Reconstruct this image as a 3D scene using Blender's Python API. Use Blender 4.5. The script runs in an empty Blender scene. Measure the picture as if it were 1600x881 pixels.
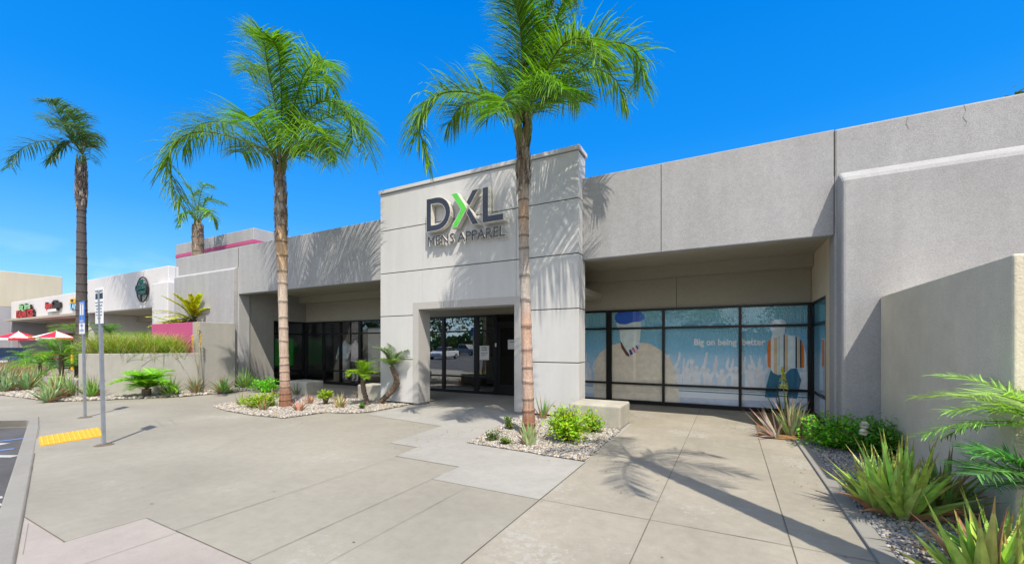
import bpy, bmesh, math, random
import numpy as np
from mathutils import Vector, Matrix, noise
random.seed(7)
SC = bpy.context.scene
COL = SC.collection
R = math.radians
# ------------------------------------------------------------ camera
F, YAW, HOR, CH = 645.0, math.atan(340/645.0), 539.0, 1.5
cd = bpy.data.cameras.new('camera'); cam = bpy.data.objects.new('camera', cd); COL.objects.link(cam)
cam.location = (0, 0, CH); cam.rotation_euler = (R(90), 0, YAW)
cd.sensor_width = 36; cd.lens = F/1600*36; cd.shift_y = (HOR-440.5)/1600
cd.clip_start = 0.05; cd.clip_end = 3000
SC.camera = cam
CS, SN = math.cos(YAW), math.sin(YAW)
# ------------------------------------------------------------ world, sun, exposure
SUN_EL = math.atan(2.17/math.sqrt(2)); SUN_AZ = R(135)
w = bpy.data.worlds.new("World"); SC.world = w; w.use_nodes = True
nt = w.node_tree; nt.nodes.clear()
sky = nt.nodes.new('ShaderNodeTexSky'); sky.sky_type = 'NISHITA'; sky.sun_disc = False
sky.sun_elevation = SUN_EL; sky.sun_rotation = SUN_AZ
sky.air_density = 1.0; sky.dust_density = 0.0; sky.ozone_density = 1.6
hs = nt.nodes.new('ShaderNodeHueSaturation'); hs.inputs['Saturation'].default_value = 1.52
hs.inputs['Value'].default_value = 1.08
bg = nt.nodes.new('ShaderNodeBackground'); bg.inputs['Strength'].default_value = 0.15
ow = nt.nodes.new('ShaderNodeOutputWorld')
# thin white cloud wisps low on the left
tc = nt.nodes.new('ShaderNodeTexCoord'); mp = nt.nodes.new('ShaderNodeMapping'); mp.inputs['Scale'].default_value = (5, 5, 16)
nz = nt.nodes.new('ShaderNodeTexNoise'); nz.inputs['Scale'].default_value = 1.5; nz.inputs['Detail'].default_value = 6
cr = nt.nodes.new('ShaderNodeValToRGB'); cr.color_ramp.elements[0].position = .50; cr.color_ramp.elements[1].position = .72
sp = nt.nodes.new('ShaderNodeSeparateXYZ'); c2 = nt.nodes.new('ShaderNodeValToRGB')
c2.color_ramp.elements[0].position = .12; c2.color_ramp.elements[0].color = (.18, .18, .18, 1)
c2.color_ramp.elements[1].position = .20; c2.color_ramp.elements[1].color = (0, 0, 0, 1)
mu = nt.nodes.new('ShaderNodeMath'); mu.operation = 'MULTIPLY'
mx = nt.nodes.new('ShaderNodeMixRGB'); mx.inputs['Color2'].default_value = (6.0, 6.6, 7.2, 1)
L = nt.links.new
gr = nt.nodes.new('ShaderNodeValToRGB'); ge = gr.color_ramp.elements
ge[0].position = 0; ge[0].color = (.30, .56, .80, 1); ge[1].position = 1; ge[1].color = (0, .13, .55, 1)
for pz, pc in ((.12, (.135, .42, .78)), (.26, (.035, .28, .74)), (.42, (.008, .215, .71)), (.64, (0, .170, .635))):
    q = ge.new(pz); q.color = (*pc, 1)
gs = nt.nodes.new('ShaderNodeVectorMath'); gs.operation = 'SCALE'; gs.inputs['Scale'].default_value = 6.1
mg = nt.nodes.new('ShaderNodeMixRGB'); mg.inputs['Fac'].default_value = .8
L(tc.outputs['Generated'], sp.inputs[0]); L(sp.outputs['Z'], gr.inputs[0]); L(gr.outputs[0], gs.inputs[0])
L(sky.outputs[0], hs.inputs['Color']); L(hs.outputs[0], mg.inputs['Color1']); L(gs.outputs[0], mg.inputs['Color2']); L(mg.outputs[0], mx.inputs['Color1'])
L(tc.outputs['Generated'], mp.inputs[0]); L(mp.outputs[0], nz.inputs['Vector']); L(nz.outputs['Fac'], cr.inputs[0])
L(tc.outputs['Generated'], sp.inputs[0]); L(sp.outputs['Z'], c2.inputs[0])
L(cr.outputs[0], mu.inputs[0]); L(c2.outputs[0], mu.inputs[1]); L(mu.outputs[0], mx.inputs['Fac'])
# bright broken cloud behind the camera, unseen, added as neutral fill for the facade
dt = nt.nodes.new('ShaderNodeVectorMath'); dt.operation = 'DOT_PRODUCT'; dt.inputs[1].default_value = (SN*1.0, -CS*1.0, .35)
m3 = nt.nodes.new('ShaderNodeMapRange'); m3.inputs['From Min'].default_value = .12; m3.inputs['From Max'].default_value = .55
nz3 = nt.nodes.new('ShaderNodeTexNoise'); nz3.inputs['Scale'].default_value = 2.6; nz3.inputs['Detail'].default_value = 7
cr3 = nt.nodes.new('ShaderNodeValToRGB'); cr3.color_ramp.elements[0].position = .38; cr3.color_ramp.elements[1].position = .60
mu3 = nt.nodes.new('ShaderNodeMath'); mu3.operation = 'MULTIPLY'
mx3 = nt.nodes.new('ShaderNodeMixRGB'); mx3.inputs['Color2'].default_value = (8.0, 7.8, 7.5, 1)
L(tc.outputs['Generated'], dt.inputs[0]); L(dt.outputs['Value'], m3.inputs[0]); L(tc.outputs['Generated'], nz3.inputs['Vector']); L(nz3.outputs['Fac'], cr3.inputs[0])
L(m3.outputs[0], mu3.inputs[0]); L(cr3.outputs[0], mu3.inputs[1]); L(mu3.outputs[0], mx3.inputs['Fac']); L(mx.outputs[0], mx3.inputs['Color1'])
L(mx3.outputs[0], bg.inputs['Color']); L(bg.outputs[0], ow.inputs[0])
sl = bpy.data.lights.new('sun', 'SUN'); sun = bpy.data.objects.new('sun', sl); COL.objects.link(sun)
sl.energy = 3.9; sl.angle = R(0.5); sl.color = (1.0, 0.92, 0.80)
sun.rotation_euler = Vector((-1, 1, -2.17)).to_track_quat('-Z', 'Y').to_euler()
sun.location = (5, -5, 20)
SC.view_settings.view_transform = 'Standard'; SC.view_settings.look = 'None'
SC.view_settings.gamma = 1; SC.view_settings.exposure = 0.6
SC.render.engine = 'CYCLES'
SC.cycles.max_bounces = 8; SC.cycles.transparent_max_bounces = 24
# ------------------------------------------------------------ measuring helpers (photo pixel -> world point)
def S(px, py, d):
    r = (px-800)/F*d
    return Vector((r*CS-d*SN, r*SN+d*CS, CH-(py-HOR)/F*d))
def G(px, py, z=0.0):
    return S(px, py, F*(CH-z)/(py-HOR))
def G2(px, py, z=0.0):
    p = G(px, py, z); return (p.x, p.y)
def onY(px, py, Y):
    rd = (px-800)/F; return S(px, py, Y/(rd*SN+CS))
# ------------------------------------------------------------ object helpers
ORIG = {}
def org(o): return ORIG.get(o.name, Vector((0, 0, 0))) if o else Vector((0, 0, 0))
def setp(o, label=None, cat=None, group=None, kind=None):
    if label: o['label'] = label
    if cat: o['category'] = cat
    if group: o['group'] = group
    if kind: o['kind'] = kind
    return o
def thing(name, loc, label, cat, group=None):
    o = bpy.data.objects.new(name, None); COL.objects.link(o); o.location = loc
    o.empty_display_size = .2; ORIG[o.name] = Vector(loc)
    return setp(o, label, cat, group)
def link(name, me, mat, parent=None, loc=None, smooth=False, bevel=0, bseg=2):
    o = bpy.data.objects.new(name, me); COL.objects.link(o)
    if mat is not None:
        for m in (mat if isinstance(mat, (list, tuple)) else [mat]): me.materials.append(m)
    if parent is not None:
        o.parent = parent; ORIG[o.name] = org(parent)
    if loc is not None:
        o.location = loc; ORIG[o.name] = Vector(loc)
    if smooth:
        me.polygons.foreach_set('use_smooth', [True]*len(me.polygons))
    if bevel:
        b = o.modifiers.new('bevel', 'BEVEL'); b.width = bevel; b.segments = bseg; b.limit_method = 'ANGLE'; b.angle_limit = R(40)
    return o
class MB:
    def __init__(s): s.v = []; s.f = []; s.c = []; s.m = []; s.cc = (1, 1, 1); s.mi = 0
    def face(s, ids): s.f.append(tuple(ids)); s.c.append(s.cc); s.m.append(s.mi)
    def add(s, vs, fs):
        n = len(s.v); s.v.extend([tuple(v) for v in vs])
        for f in fs: s.face([n+i for i in f])
        return s
    def box(s, x0, x1, y0, y1, z0, z1):
        return s.add([(x0,y0,z0),(x1,y0,z0),(x1,y1,z0),(x0,y1,z0),(x0,y0,z1),(x1,y0,z1),(x1,y1,z1),(x0,y1,z1)],
                     [(0,3,2,1),(4,5,6,7),(0,1,5,4),(1,2,6,5),(2,3,7,6),(3,0,4,7)])
    def prism(s, pts, z0, z1):      # polygon in XY, CCW
        n = len(pts)
        a = sum(pts[i][0]*pts[(i+1) % n][1]-pts[(i+1) % n][0]*pts[i][1] for i in range(n))
        if a < 0: pts = pts[::-1]
        vs = [(p[0], p[1], z0) for p in pts]+[(p[0], p[1], z1) for p in pts]
        return s.add(vs, [tuple(range(n))[::-1], tuple(range(n, 2*n))]+[(i, (i+1) % n, n+(i+1) % n, n+i) for i in range(n)])
    def prismY(s, pts, y0, y1):     # polygon in XZ extruded along Y
        n = len(pts)
        a = sum(pts[i][0]*pts[(i+1) % n][1]-pts[(i+1) % n][0]*pts[i][1] for i in range(n))
        if a < 0: pts = pts[::-1]
        vs = [(p[0], y0, p[1]) for p in pts]+[(p[0], y1, p[1]) for p in pts]
        return s.add(vs, [tuple(range(n)), tuple(range(n, 2*n))[::-1]]+[(i, n+i, n+(i+1) % n, (i+1) % n) for i in range(n)])
    def prismX(s, pts, x0, x1):     # polygon in YZ extruded along X
        n = len(pts)
        a = sum(pts[i][0]*pts[(i+1) % n][1]-pts[(i+1) % n][0]*pts[i][1] for i in range(n))
        if a < 0: pts = pts[::-1]
        vs = [(x0, p[0], p[1]) for p in pts]+[(x1, p[0], p[1]) for p in pts]
        return s.add(vs, [tuple(range(n))[::-1], tuple(range(n, 2*n))]+[(i, (i+1) % n, n+(i+1) % n, n+i) for i in range(n)])
    def poly(s, pts, z):
        n = len(pts)
        a = sum(pts[i][0]*pts[(i+1) % n][1]-pts[(i+1) % n][0]*pts[i][1] for i in range(n))
        if a < 0: pts = pts[::-1]
        return s.add([(p[0], p[1], z) for p in pts], [tuple(range(n))])
    def polyY(s, pts, y):
        n = len(pts)
        a = sum(pts[i][0]*pts[(i+1) % n][1]-pts[(i+1) % n][0]*pts[i][1] for i in range(n))
        if a < 0: pts = pts[::-1]
        return s.add([(p[0], y, p[1]) for p in pts], [tuple(range(n))])
    def tube(s, pts, rad, n=8, cap=True):
        pts = [Vector(p) for p in pts]; base = len(s.v); m = len(pts)
        if not isinstance(rad, (list, tuple)): rad = [rad]*m
        ref = Vector((0, 0, 1)); T0 = (pts[1]-pts[0]).normalized()
        if abs(T0.z) > .9: ref = Vector((1, 0, 0))
        for i, p in enumerate(pts):
            T = (pts[min(i+1, m-1)]-pts[max(i-1, 0)]).normalized()
            A = T.cross(ref).normalized(); B = A.cross(T)
            for k in range(n):
                a = 2*math.pi*k/n; s.v.append(tuple(p+(A*math.cos(a)+B*math.sin(a))*rad[i]))
        for i in range(m-1):
            for k in range(n):
                k2 = (k+1) % n
                s.face([base+i*n+k, base+i*n+k2, base+(i+1)*n+k2, base+(i+1)*n+k])
        if cap:
            s.face([base+k for k in range(n)][::-1]); s.face([base+(m-1)*n+k for k in range(n)])
        return s
    def lathe(s, prof, n=24, c=(0, 0)):
        base = len(s.v)
        for r, z in prof:
            for k in range(n):
                a = 2*math.pi*k/n; s.v.append((c[0]+r*math.cos(a), c[1]+r*math.sin(a), z))
        for i in range(len(prof)-1):
            for k in range(n):
                k2 = (k+1) % n; s.face([base+i*n+k, base+i*n+k2, base+(i+1)*n+k2, base+(i+1)*n+k])
        return s
    def build(s, name, mat, parent=None, loc=None, smooth=False, bevel=0, bseg=2, world=True):
        me = bpy.data.meshes.new(name)
        o = org(parent) if parent is not None else (Vector(loc) if loc is not None else Vector((0, 0, 0)))
        if world: vs = [(v[0]-o.x, v[1]-o.y, v[2]-o.z) for v in s.v]
        else: vs = s.v
        me.from_pydata(vs, [], s.f)
        if any(c != (1, 1, 1) for c in s.c):
            at = me.color_attributes.new('tint', 'FLOAT_COLOR', 'CORNER')
            arr = []
            for f, c in zip(s.f, s.c): arr.extend((c[0], c[1], c[2], 1.0)*len(f))
            at.data.foreach_set('color', arr)
        ob = link(name, me, mat, parent, None if parent is not None else loc, smooth, bevel, bseg)
        if isinstance(mat, (list, tuple)): me.polygons.foreach_set('material_index', s.m)
        me.update()
        return ob
def text_mesh(txt, size, extrude, fn=lambda x, y, z: (x, y, z), mb=None, res=3, bold=0.0, align='LEFT', sx=1.0, space=1.0, line=1.0):
    cu = bpy.data.curves.new('txt', 'FONT'); cu.body = txt; cu.size = size; cu.extrude = extrude; cu.offset = bold
    cu.resolution_u = res; cu.align_x = align; cu.space_character = space; cu.space_line = line
    ob = bpy.data.objects.new('txt', cu); COL.objects.link(ob)
    dg = bpy.context.evaluated_depsgraph_get(); me = bpy.data.meshes.new_from_object(ob.evaluated_get(dg))
    vs = [fn(v.co.x*sx, v.co.y, v.co.z) for v in me.vertices]; fs = [tuple(p.vertices) for p in me.polygons]
    bpy.data.objects.remove(ob); bpy.data.curves.remove(cu); bpy.data.meshes.remove(me)
    if mb is None: mb = MB()
    return mb.add(vs, fs)
# ------------------------------------------------------------ materials
def nodemat(name):
    m = bpy.data.materials.new(name); m.use_nodes = True
    n = m.node_tree; p = n.nodes['Principled BSDF']
    return m, n, p
def N(n, t, **k):
    x = n.nodes.new(t)
    for a, b in k.items():
        if a in x.inputs: x.inputs[a].default_value = b
        else: setattr(x, a, b)
    return x
def plain(name, col, rough=.5, metal=0, spec=.5, emit=None):
    m, n, p = nodemat(name)
    g = N(n, 'ShaderNodeNewGeometry'); nz = N(n, 'ShaderNodeTexNoise'); nz.inputs['Scale'].default_value = 9; nz.inputs['Detail'].default_value = 4
    r = N(n, 'ShaderNodeValToRGB'); r.color_ramp.elements[0].position = .3; r.color_ramp.elements[1].position = .7
    r.color_ramp.elements[0].color = (col[0]*.9, col[1]*.9, col[2]*.9, 1); r.color_ramp.elements[1].color = (min(1, col[0]*1.08), min(1, col[1]*1.08), min(1, col[2]*1.08), 1)
    n.links.new(g.outputs['Position'], nz.inputs['Vector']); n.links.new(nz.outputs['Fac'], r.inputs[0]); n.links.new(r.outputs[0], p.inputs['Base Color'])
    p.inputs['Roughness'].default_value = rough; p.inputs['Metallic'].default_value = metal; p.inputs['Specular IOR Level'].default_value = spec
    if emit: p.inputs['Emission Color'].default_value = (*emit[:3], 1); p.inputs['Emission Strength'].default_value = emit[3]
    return m
def masonry(name, col, var=.12, big=.6, fine=60, bump=.35, bdist=.01, rough=.9, streak=0.0, speck=None, mid=9, grain=.04):
    m, n, p = nodemat(name); l = n.links.new
    g = N(n, 'ShaderNodeNewGeometry')
    a = N(n, 'ShaderNodeTexNoise'); a.inputs['Scale'].default_value = big; a.inputs['Detail'].default_value = 7; a.inputs['Roughness'].default_value = .62
    b = N(n, 'ShaderNodeTexNoise'); b.inputs['Scale'].default_value = mid; b.inputs['Detail'].default_value = 6; b.inputs['Roughness'].default_value = .7
    l(g.outputs['Position'], a.inputs['Vector']); l(g.outputs['Position'], b.inputs['Vector'])
    r1 = N(n, 'ShaderNodeMapRange'); r1.inputs['From Min'].default_value = .3; r1.inputs['From Max'].default_value = .7; r1.inputs['To Min'].default_value = 1-var; r1.inputs['To Max'].default_value = 1+var
    r2 = N(n, 'ShaderNodeMapRange'); r2.inputs['From Min'].default_value = .25; r2.inputs['From Max'].default_value = .75; r2.inputs['To Min'].default_value = 1-var*.6; r2.inputs['To Max'].default_value = 1+var*.6
    l(a.outputs['Fac'], r1.inputs[0]); l(b.outputs['Fac'], r2.inputs[0])
    mm = N(n, 'ShaderNodeMath', operation='MULTIPLY'); l(r1.outputs[0], mm.inputs[0]); l(r2.outputs[0], mm.inputs[1])
    last = mm.outputs[0]
    if streak:
        mp = N(n, 'ShaderNodeMapping'); mp.inputs['Scale'].default_value = (2.2, 2.2, .25)
        s = N(n, 'ShaderNodeTexNoise'); s.inputs['Scale'].default_value = 1.6; s.inputs['Detail'].default_value = 5
        l(g.outputs['Position'], mp.inputs[0]); l(mp.outputs[0], s.inputs['Vector'])
        r3 = N(n, 'ShaderNodeMapRange'); r3.inputs['From Min'].default_value = .35; r3.inputs['From Max'].default_value = .65; r3.inputs['To Min'].default_value = 1-streak; r3.inputs['To Max'].default_value = 1+streak*.4
        l(s.outputs['Fac'], r3.inputs[0]); m2 = N(n, 'ShaderNodeMath', operation='MULTIPLY'); l(last, m2.inputs[0]); l(r3.outputs[0], m2.inputs[1]); last = m2.outputs[0]
    vm = N(n, 'ShaderNodeVectorMath', operation='SCALE'); vm.inputs[0].default_value = col; l(last, vm.inputs['Scale'])
    out = vm.outputs[0]
    fz = N(n, 'ShaderNodeTexNoise'); fz.inputs['Scale'].default_value = fine*.8; fz.inputs['Detail'].default_value = 3
    fr_ = N(n, 'ShaderNodeMapRange'); fr_.inputs['From Min'].default_value = .35; fr_.inputs['From Max'].default_value = .65; fr_.inputs['To Min'].default_value = 1-grain; fr_.inputs['To Max'].default_value = 1+grain*.8
    fm = N(n, 'ShaderNodeVectorMath', operation='SCALE'); l(g.outputs['Position'], fz.inputs['Vector']); l(fz.outputs['Fac'], fr_.inputs[0]); l(out, fm.inputs[0]); l(fr_.outputs[0], fm.inputs['Scale']); out = fm.outputs[0]
    if speck:
        s = N(n, 'ShaderNodeTexNoise'); s.inputs['Scale'].default_value = speck[1]; s.inputs['Detail'].default_value = 8; s.inputs['Roughness'].default_value = .8
        s2 = N(n, 'ShaderNodeTexNoise'); s2.inputs['Scale'].default_value = .9; s2.inputs['Detail'].default_value = 3
        l(g.outputs['Position'], s.inputs['Vector']); l(g.outputs['Position'], s2.inputs['Vector'])
        q = N(n, 'ShaderNodeMath', operation='MULTIPLY'); l(s.outputs['Fac'], q.inputs[0]); l(s2.outputs['Fac'], q.inputs[1])
        rr = N(n, 'ShaderNodeMapRange'); rr.inputs['From Min'].default_value = speck[2]; rr.inputs['From Max'].default_value = speck[2]+.05; rr.inputs['To Max'].default_value = speck[3]
        l(q.outputs[0], rr.inputs[0])
        mx = N(n, 'ShaderNodeMixRGB'); mx.inputs['Color2'].default_value = (*speck[0], 1); l(rr.outputs[0], mx.inputs[0]); l(out, mx.inputs['Color1']); out = mx.outputs[0]
    l(out, p.inputs['Base Color'])
    f = N(n, 'ShaderNodeTexNoise'); f.inputs['Scale'].default_value = fine; f.inputs['Detail'].default_value = 5; f.inputs['Roughness'].default_value = .65
    l(g.outputs['Position'], f.inputs['Vector'])
    bp = N(n, 'ShaderNodeBump'); bp.inputs['Strength'].default_value = bump; bp.inputs['Distance'].default_value = bdist
    l(f.outputs['Fac'], bp.inputs['Height']); l(bp.outputs[0], p.inputs['Normal'])
    p.inputs['Roughness'].default_value = rough; p.inputs['Specular IOR Level'].default_value = .25
    return m
def leafmat(name, mul=1.0, trans=.35, rough=.42):
    m, n, p = nodemat(name); l = n.links.new
    at = N(n, 'ShaderNodeAttribute'); at.attribute_name = 'tint'
    g = N(n, 'ShaderNodeNewGeometry'); nz = N(n, 'ShaderNodeTexNoise'); nz.inputs['Scale'].default_value = 14; nz.inputs['Detail'].default_value = 3
    l(g.outputs['Position'], nz.inputs['Vector'])
    mr = N(n, 'ShaderNodeMapRange'); mr.inputs['From Min'].default_value = .25; mr.inputs['From Max'].default_value = .75; mr.inputs['To Min'].default_value = .7*mul; mr.inputs['To Max'].default_value = 1.3*mul
    l(nz.outputs['Fac'], mr.inputs[0])
    vm = N(n, 'ShaderNodeVectorMath', operation='SCALE'); l(at.outputs['Color'], vm.inputs[0]); l(mr.outputs[0], vm.inputs['Scale'])
    l(vm.outputs[0], p.inputs['Base Color']); p.inputs['Roughness'].default_value = rough; p.inputs['Specular IOR Level'].default_value = .4
    if trans:
        t = N(n, 'ShaderNodeBsdfTranslucent'); v2 = N(n, 'ShaderNodeVectorMath', operation='MULTIPLY'); v2.inputs[1].default_value = (1.5, 1.7, .6)
        l(vm.outputs[0], v2.inputs[0]); l(v2.outputs[0], t.inputs['Color'])
        mx = N(n, 'ShaderNodeMixShader'); mx.inputs[0].default_value = trans
        l(p.outputs[0], mx.inputs[1]); l(t.outputs[0], mx.inputs[2]); l(mx.outputs[0], n.nodes['Material Output'].inputs['Surface'])
    return m
def glassmat(name, tint, refl_min, rough=.0, mx_=.9):
    m, n, p = nodemat(name); l = n.links.new; n.nodes.remove(p)
    tr = N(n, 'ShaderNodeBsdfTransparent'); tr.inputs['Color'].default_value = (*tint, 1)
    gl = N(n, 'ShaderNodeBsdfGlossy'); gl.inputs['Roughness'].default_value = rough; gl.inputs['Color'].default_value = (.95, .97, 1, 1)
    lw = N(n, 'ShaderNodeLayerWeight'); lw.inputs['Blend'].default_value = .35
    mr = N(n, 'ShaderNodeMapRange'); mr.inputs['To Min'].default_value = refl_min; mr.inputs['To Max'].default_value = mx_
    l(lw.outputs['Fresnel'], mr.inputs[0])
    mx = N(n, 'ShaderNodeMixShader'); l(mr.outputs[0], mx.inputs[0]); l(tr.outputs[0], mx.inputs[1]); l(gl.outputs[0], mx.inputs[2])
    l(mx.outputs[0], n.nodes['Material Output'].inputs['Surface'])
    return m
def attrmat(name, rough=.8, bump=0, bs=30):
    m, n, p = nodemat(name); l = n.links.new
    at = N(n, 'ShaderNodeAttribute'); at.attribute_name = 'tint'
    g = N(n, 'ShaderNodeNewGeometry'); nz = N(n, 'ShaderNodeTexNoise'); nz.inputs['Scale'].default_value = bs; nz.inputs['Detail'].default_value = 5
    l(g.outputs['Position'], nz.inputs['Vector'])
    mr = N(n, 'ShaderNodeMapRange'); mr.inputs['From Min'].default_value = .25; mr.inputs['From Max'].default_value = .75; mr.inputs['To Min'].default_value = .7; mr.inputs['To Max'].default_value = 1.3
    l(nz.outputs['Fac'], mr.inputs[0])
    vm = N(n, 'ShaderNodeVectorMath', operation='SCALE'); l(at.outputs['Color'], vm.inputs[0]); l(mr.outputs[0], vm.inputs['Scale']); l(vm.outputs[0], p.inputs['Base Color'])
    p.inputs['Roughness'].default_value = rough
    if bump:
        bp = N(n, 'ShaderNodeBump'); bp.inputs['Strength'].default_value = bump; bp.inputs['Distance'].default_value = .01; l(nz.outputs['Fac'], bp.inputs['Height']); l(bp.outputs[0], p.inputs['Normal'])
    return m
M = {}
M['stucco'] = masonry('stucco_grey', (.355, .352, .355), .11, .35, 60, .5, .009, streak=.07, grain=.09)
M['stucco_dk'] = masonry('stucco_taupe', (.30, .29, .27), .08, .5, 60, .5, .01, streak=.08)
M['wing'] = masonry('stucco_wing_wall', (.66, .59, .46), .10, .8, 75, .6, .009, streak=.05, grain=.08)
M['planter_wall'] = masonry('planter_stucco', (.36, .345, .315), .08, .8, 75, .5, .009, streak=.06)
M['panel'] = masonry('panel_light', (.535, .53, .52), .04, .4, 90, .15, .003, streak=.05, grain=.01)
M['trim'] = masonry('portal_trim', (.42, .405, .385), .04, .4, 90, .15, .004)
M['groove'] = plain('groove_dark', (.07, .065, .05), .9)
M['soffit'] = masonry('soffit', (.38, .355, .29), .06, .5, 60, .3, .006)
M['white_wall'] = masonry('white_stucco', (.62, .60, .60), .03, .3, 50, .3, .01, streak=.04)
M['tan_wall'] = masonry('tan_stucco', (.52, .47, .36), .03, .3, 50, .3, .01, streak=.05)
M['grey_wall'] = masonry('grey_base', (.33, .33, .36), .03, .3, 50, .3, .01)
M['pink'] = masonry('pink_paint', (.46, .085, .20), .06, .7, 60, .4, .008)
M['conc'] = masonry('pavement', (.272, .255, .212), .15, .45, 140, .25, .003, speck=((.36, .35, .32), 14, .34, .4))
M['conc_light'] = masonry('pavement_light', (.312, .302, .275), .13, .8, 140, .25, .003)
M['conc_beige'] = masonry('pavement_beige', (.29, .265, .215), .17, .8, 140, .25, .003, speck=((.36, .35, .32), 16, .305, .7))
M['conc_pink'] = masonry('pavement_pink', (.32, .285, .255), .11, .8, 140, .25, .003)
M['kerb'] = masonry('kerb', (.25, .24, .215), .08, 1.2, 120, .3, .004)
M['block'] = masonry('bench_concrete', (.40, .38, .32), .12, 2.2, 90, .4, .006, streak=.1)
M['asphalt'] = masonry('asphalt', (.085, .085, .088), .25, .7, 160, .6, .006, speck=((.10, .10, .10), 60, .30, .5))
M['ground'] = masonry('ground', (.13, .125, .115), .2, .15, 30, .3, .01)
M['joint'] = plain('joint', (.12, .105, .08), .95)
M['joint_lt'] = plain('joint_faint', (.22, .21, .18), .95)
M['soil'] = masonry('soil', (.16, .13, .10), .3, 4, 60, .8, .02)
M['yellow'] = plain('yellow_tactile', (.72, .36, .02), .65)
M['frame'] = plain('dark_bronze', (.012, .012, .013), .35, .3)
M['glass'] = glassmat('glass_dark', (.92, .93, .92), .0, mx_=.26)
M['glass_entry'] = glassmat('glass_entrance', (.7, .72, .7), .22)
M['glass_film'] = glassmat('glass_film', (1, 1, 1), .03, mx_=.32)
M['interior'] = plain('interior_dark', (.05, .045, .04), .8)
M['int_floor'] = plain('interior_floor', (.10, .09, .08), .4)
M['metal'] = plain('galvanised', (.36, .39, .43), .45, .6)
M['white'] = plain('white_paint', (.78, .78, .78), .5)
M['black'] = plain('black_paint', (.02, .02, .022), .5)
M['navy'] = plain('navy_face', (.028, .033, .058), .35)
M['green'] = plain('green_face', (.09, .55, .06), .35)
M['letter_side'] = plain('letter_return', (.62, .60, .54), .45)
M['red'] = plain('red_face', (.55, .012, .02), .45)
M['blue'] = plain('blue_sign', (.02, .16, .62), .4)
M['ltgreen'] = plain('light_green_face', (.30, .62, .30), .5)
M['dkgreen'] = plain('dark_green_face', (.01, .10, .08), .5)
M['ltblue'] = plain('light_blue_face', (.32, .58, .80), .5)
M['yellow_sign'] = plain('yellow_face', (.80, .45, .01), .5)
M['leaf'] = leafmat('leaf')
M['succ'] = leafmat('succulent', 1.0, .12, .38)
M['bark'] = attrmat('bark', .9, .8, 45)
M['stone'] = attrmat('stone', .75, .2, 60)
M['carpaint'] = plain('navy_car_paint', (.012, .025, .06), .18, .3)
M['carwhite'] = plain('white_car_paint', (.7, .7, .7), .2)
M['cargrey'] = plain('grey_car_paint', (.25, .26, .27), .2, .3)
M['carglass'] = plain('car_glass', (.02, .025, .03), .05)
M['tyre'] = plain('tyre', (.015, .015, .015), .8)
M['paint_white'] = plain('road_white', (.42, .42, .41), .7)
M['paint_blue'] = plain('road_blue', (.12, .22, .50), .7)
# ------------------------------------------------------------ ground
def struct(mb, name, mat, **k):
    o = mb.build(name, mat, **k); o['kind'] = 'structure'; return o
kerbY = lambda x: .91-.2535*(x+4.34)
struct(MB().poly([(-900, -900), (900, -900), (900, 900), (-900, 900)], -.22), 'ground', M['ground'])
cA, cB = (-12.46, 2.79), (-12.86, 2.50)
struct(MB().poly([(60, kerbY(60)+.2), (60, -70), (-120, -70), (-120, -14), (-60, -9), (-14.2, 1.2), cB, (cA[0], cA[1]+.05)], -.15), 'parking_lot', M['asphalt'])
ko = lambda x: kerbY(x)-.14
side = [(40, ko(40)), (-12.3, ko(-12.3)), cA, cB, (-14.0, 1.5), (-60, -8), (-90, -8), (-90, 30), (40, 30)]
struct(MB().prism(side, -.16, 0), 'sidewalk', M['conc'])
# kerb strip, a slightly different concrete 4 mm above
def off(p, q, w):
    d = Vector((q[0]-p[0], q[1]-p[1])).normalized(); nn = Vector((d.y, -d.x)) if d.x < 0 else Vector((-d.y, d.x)); return nn*w
kd = Vector((cA[0]-40, cA[1]-kerbY(40))).normalized(); kn = Vector((kd.y, -kd.x)); kn = kn if kn.y > 0 else -kn
kp = [(40, ko(40)-.012), (-12.3, ko(-12.3)-.012), (-12.3, kerbY(-12.3)), (40, kerbY(40))]
struct(MB().prism(kp, -.15, .006), 'kerb', M['kerb'], bevel=.012)
kq = [(-12.3, ko(-12.3)-.012), cA, cB, (-14.0, 1.5), (-14.1, 1.72), (-12.98, 2.68), (-12.5, 2.95), (-12.3, kerbY(-12.3))]
struct(MB().prism(kq, -.15, .005), 'kerb', M['kerb'], bevel=.012)
# slabs of other concretes
lt = [(-1.63, 3.67), (-2.94, 3.67), (-2.96, 4.19), (-3.99, 4.2), (-4.05, 4.71), (-4.6, 4.72), (-4.72, 6.15), (-6.9, 6.4), (-7.08, 7.9), (-7.08, 10.78), (-3.7, 10.78), (-3.7, 8.0), (-1.63, 8.0)]
struct(MB().poly(lt, .004), 'entrance_slab', M['conc_light'])
struct(MB().poly([(-1.62, -3), (.9, -3), (.9, 7.77), (.41, 7.77), (.41, 10.78), (-3.6, 10.78), (-3.6, 8.2), (-1.62, 8.2)], .004), 'walkway', M['conc_beige'])
pk = [(-2.6, 1.66), (-2.93, 1.66), (-3.95, 1.68), (-4.47, 1.69), (-4.47, 1.19), (-5.45, 1.36), (-4.3, 1.06), (-2.0, .48), (-2.0, 1.66)]
struct(MB().poly([(-2.0, 1.66), (-4.47, 1.68), (-4.47, 1.19), (-5.45, 1.205), (-4.3, .91), (-2.0, .33)], .004), 'pink_slab', M['conc_pink'])
ramp = [G2(60, 684), G2(63, 700), G2(162, 697), G2(228, 676), G2(216, 660), G2(60, 665)]
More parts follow.
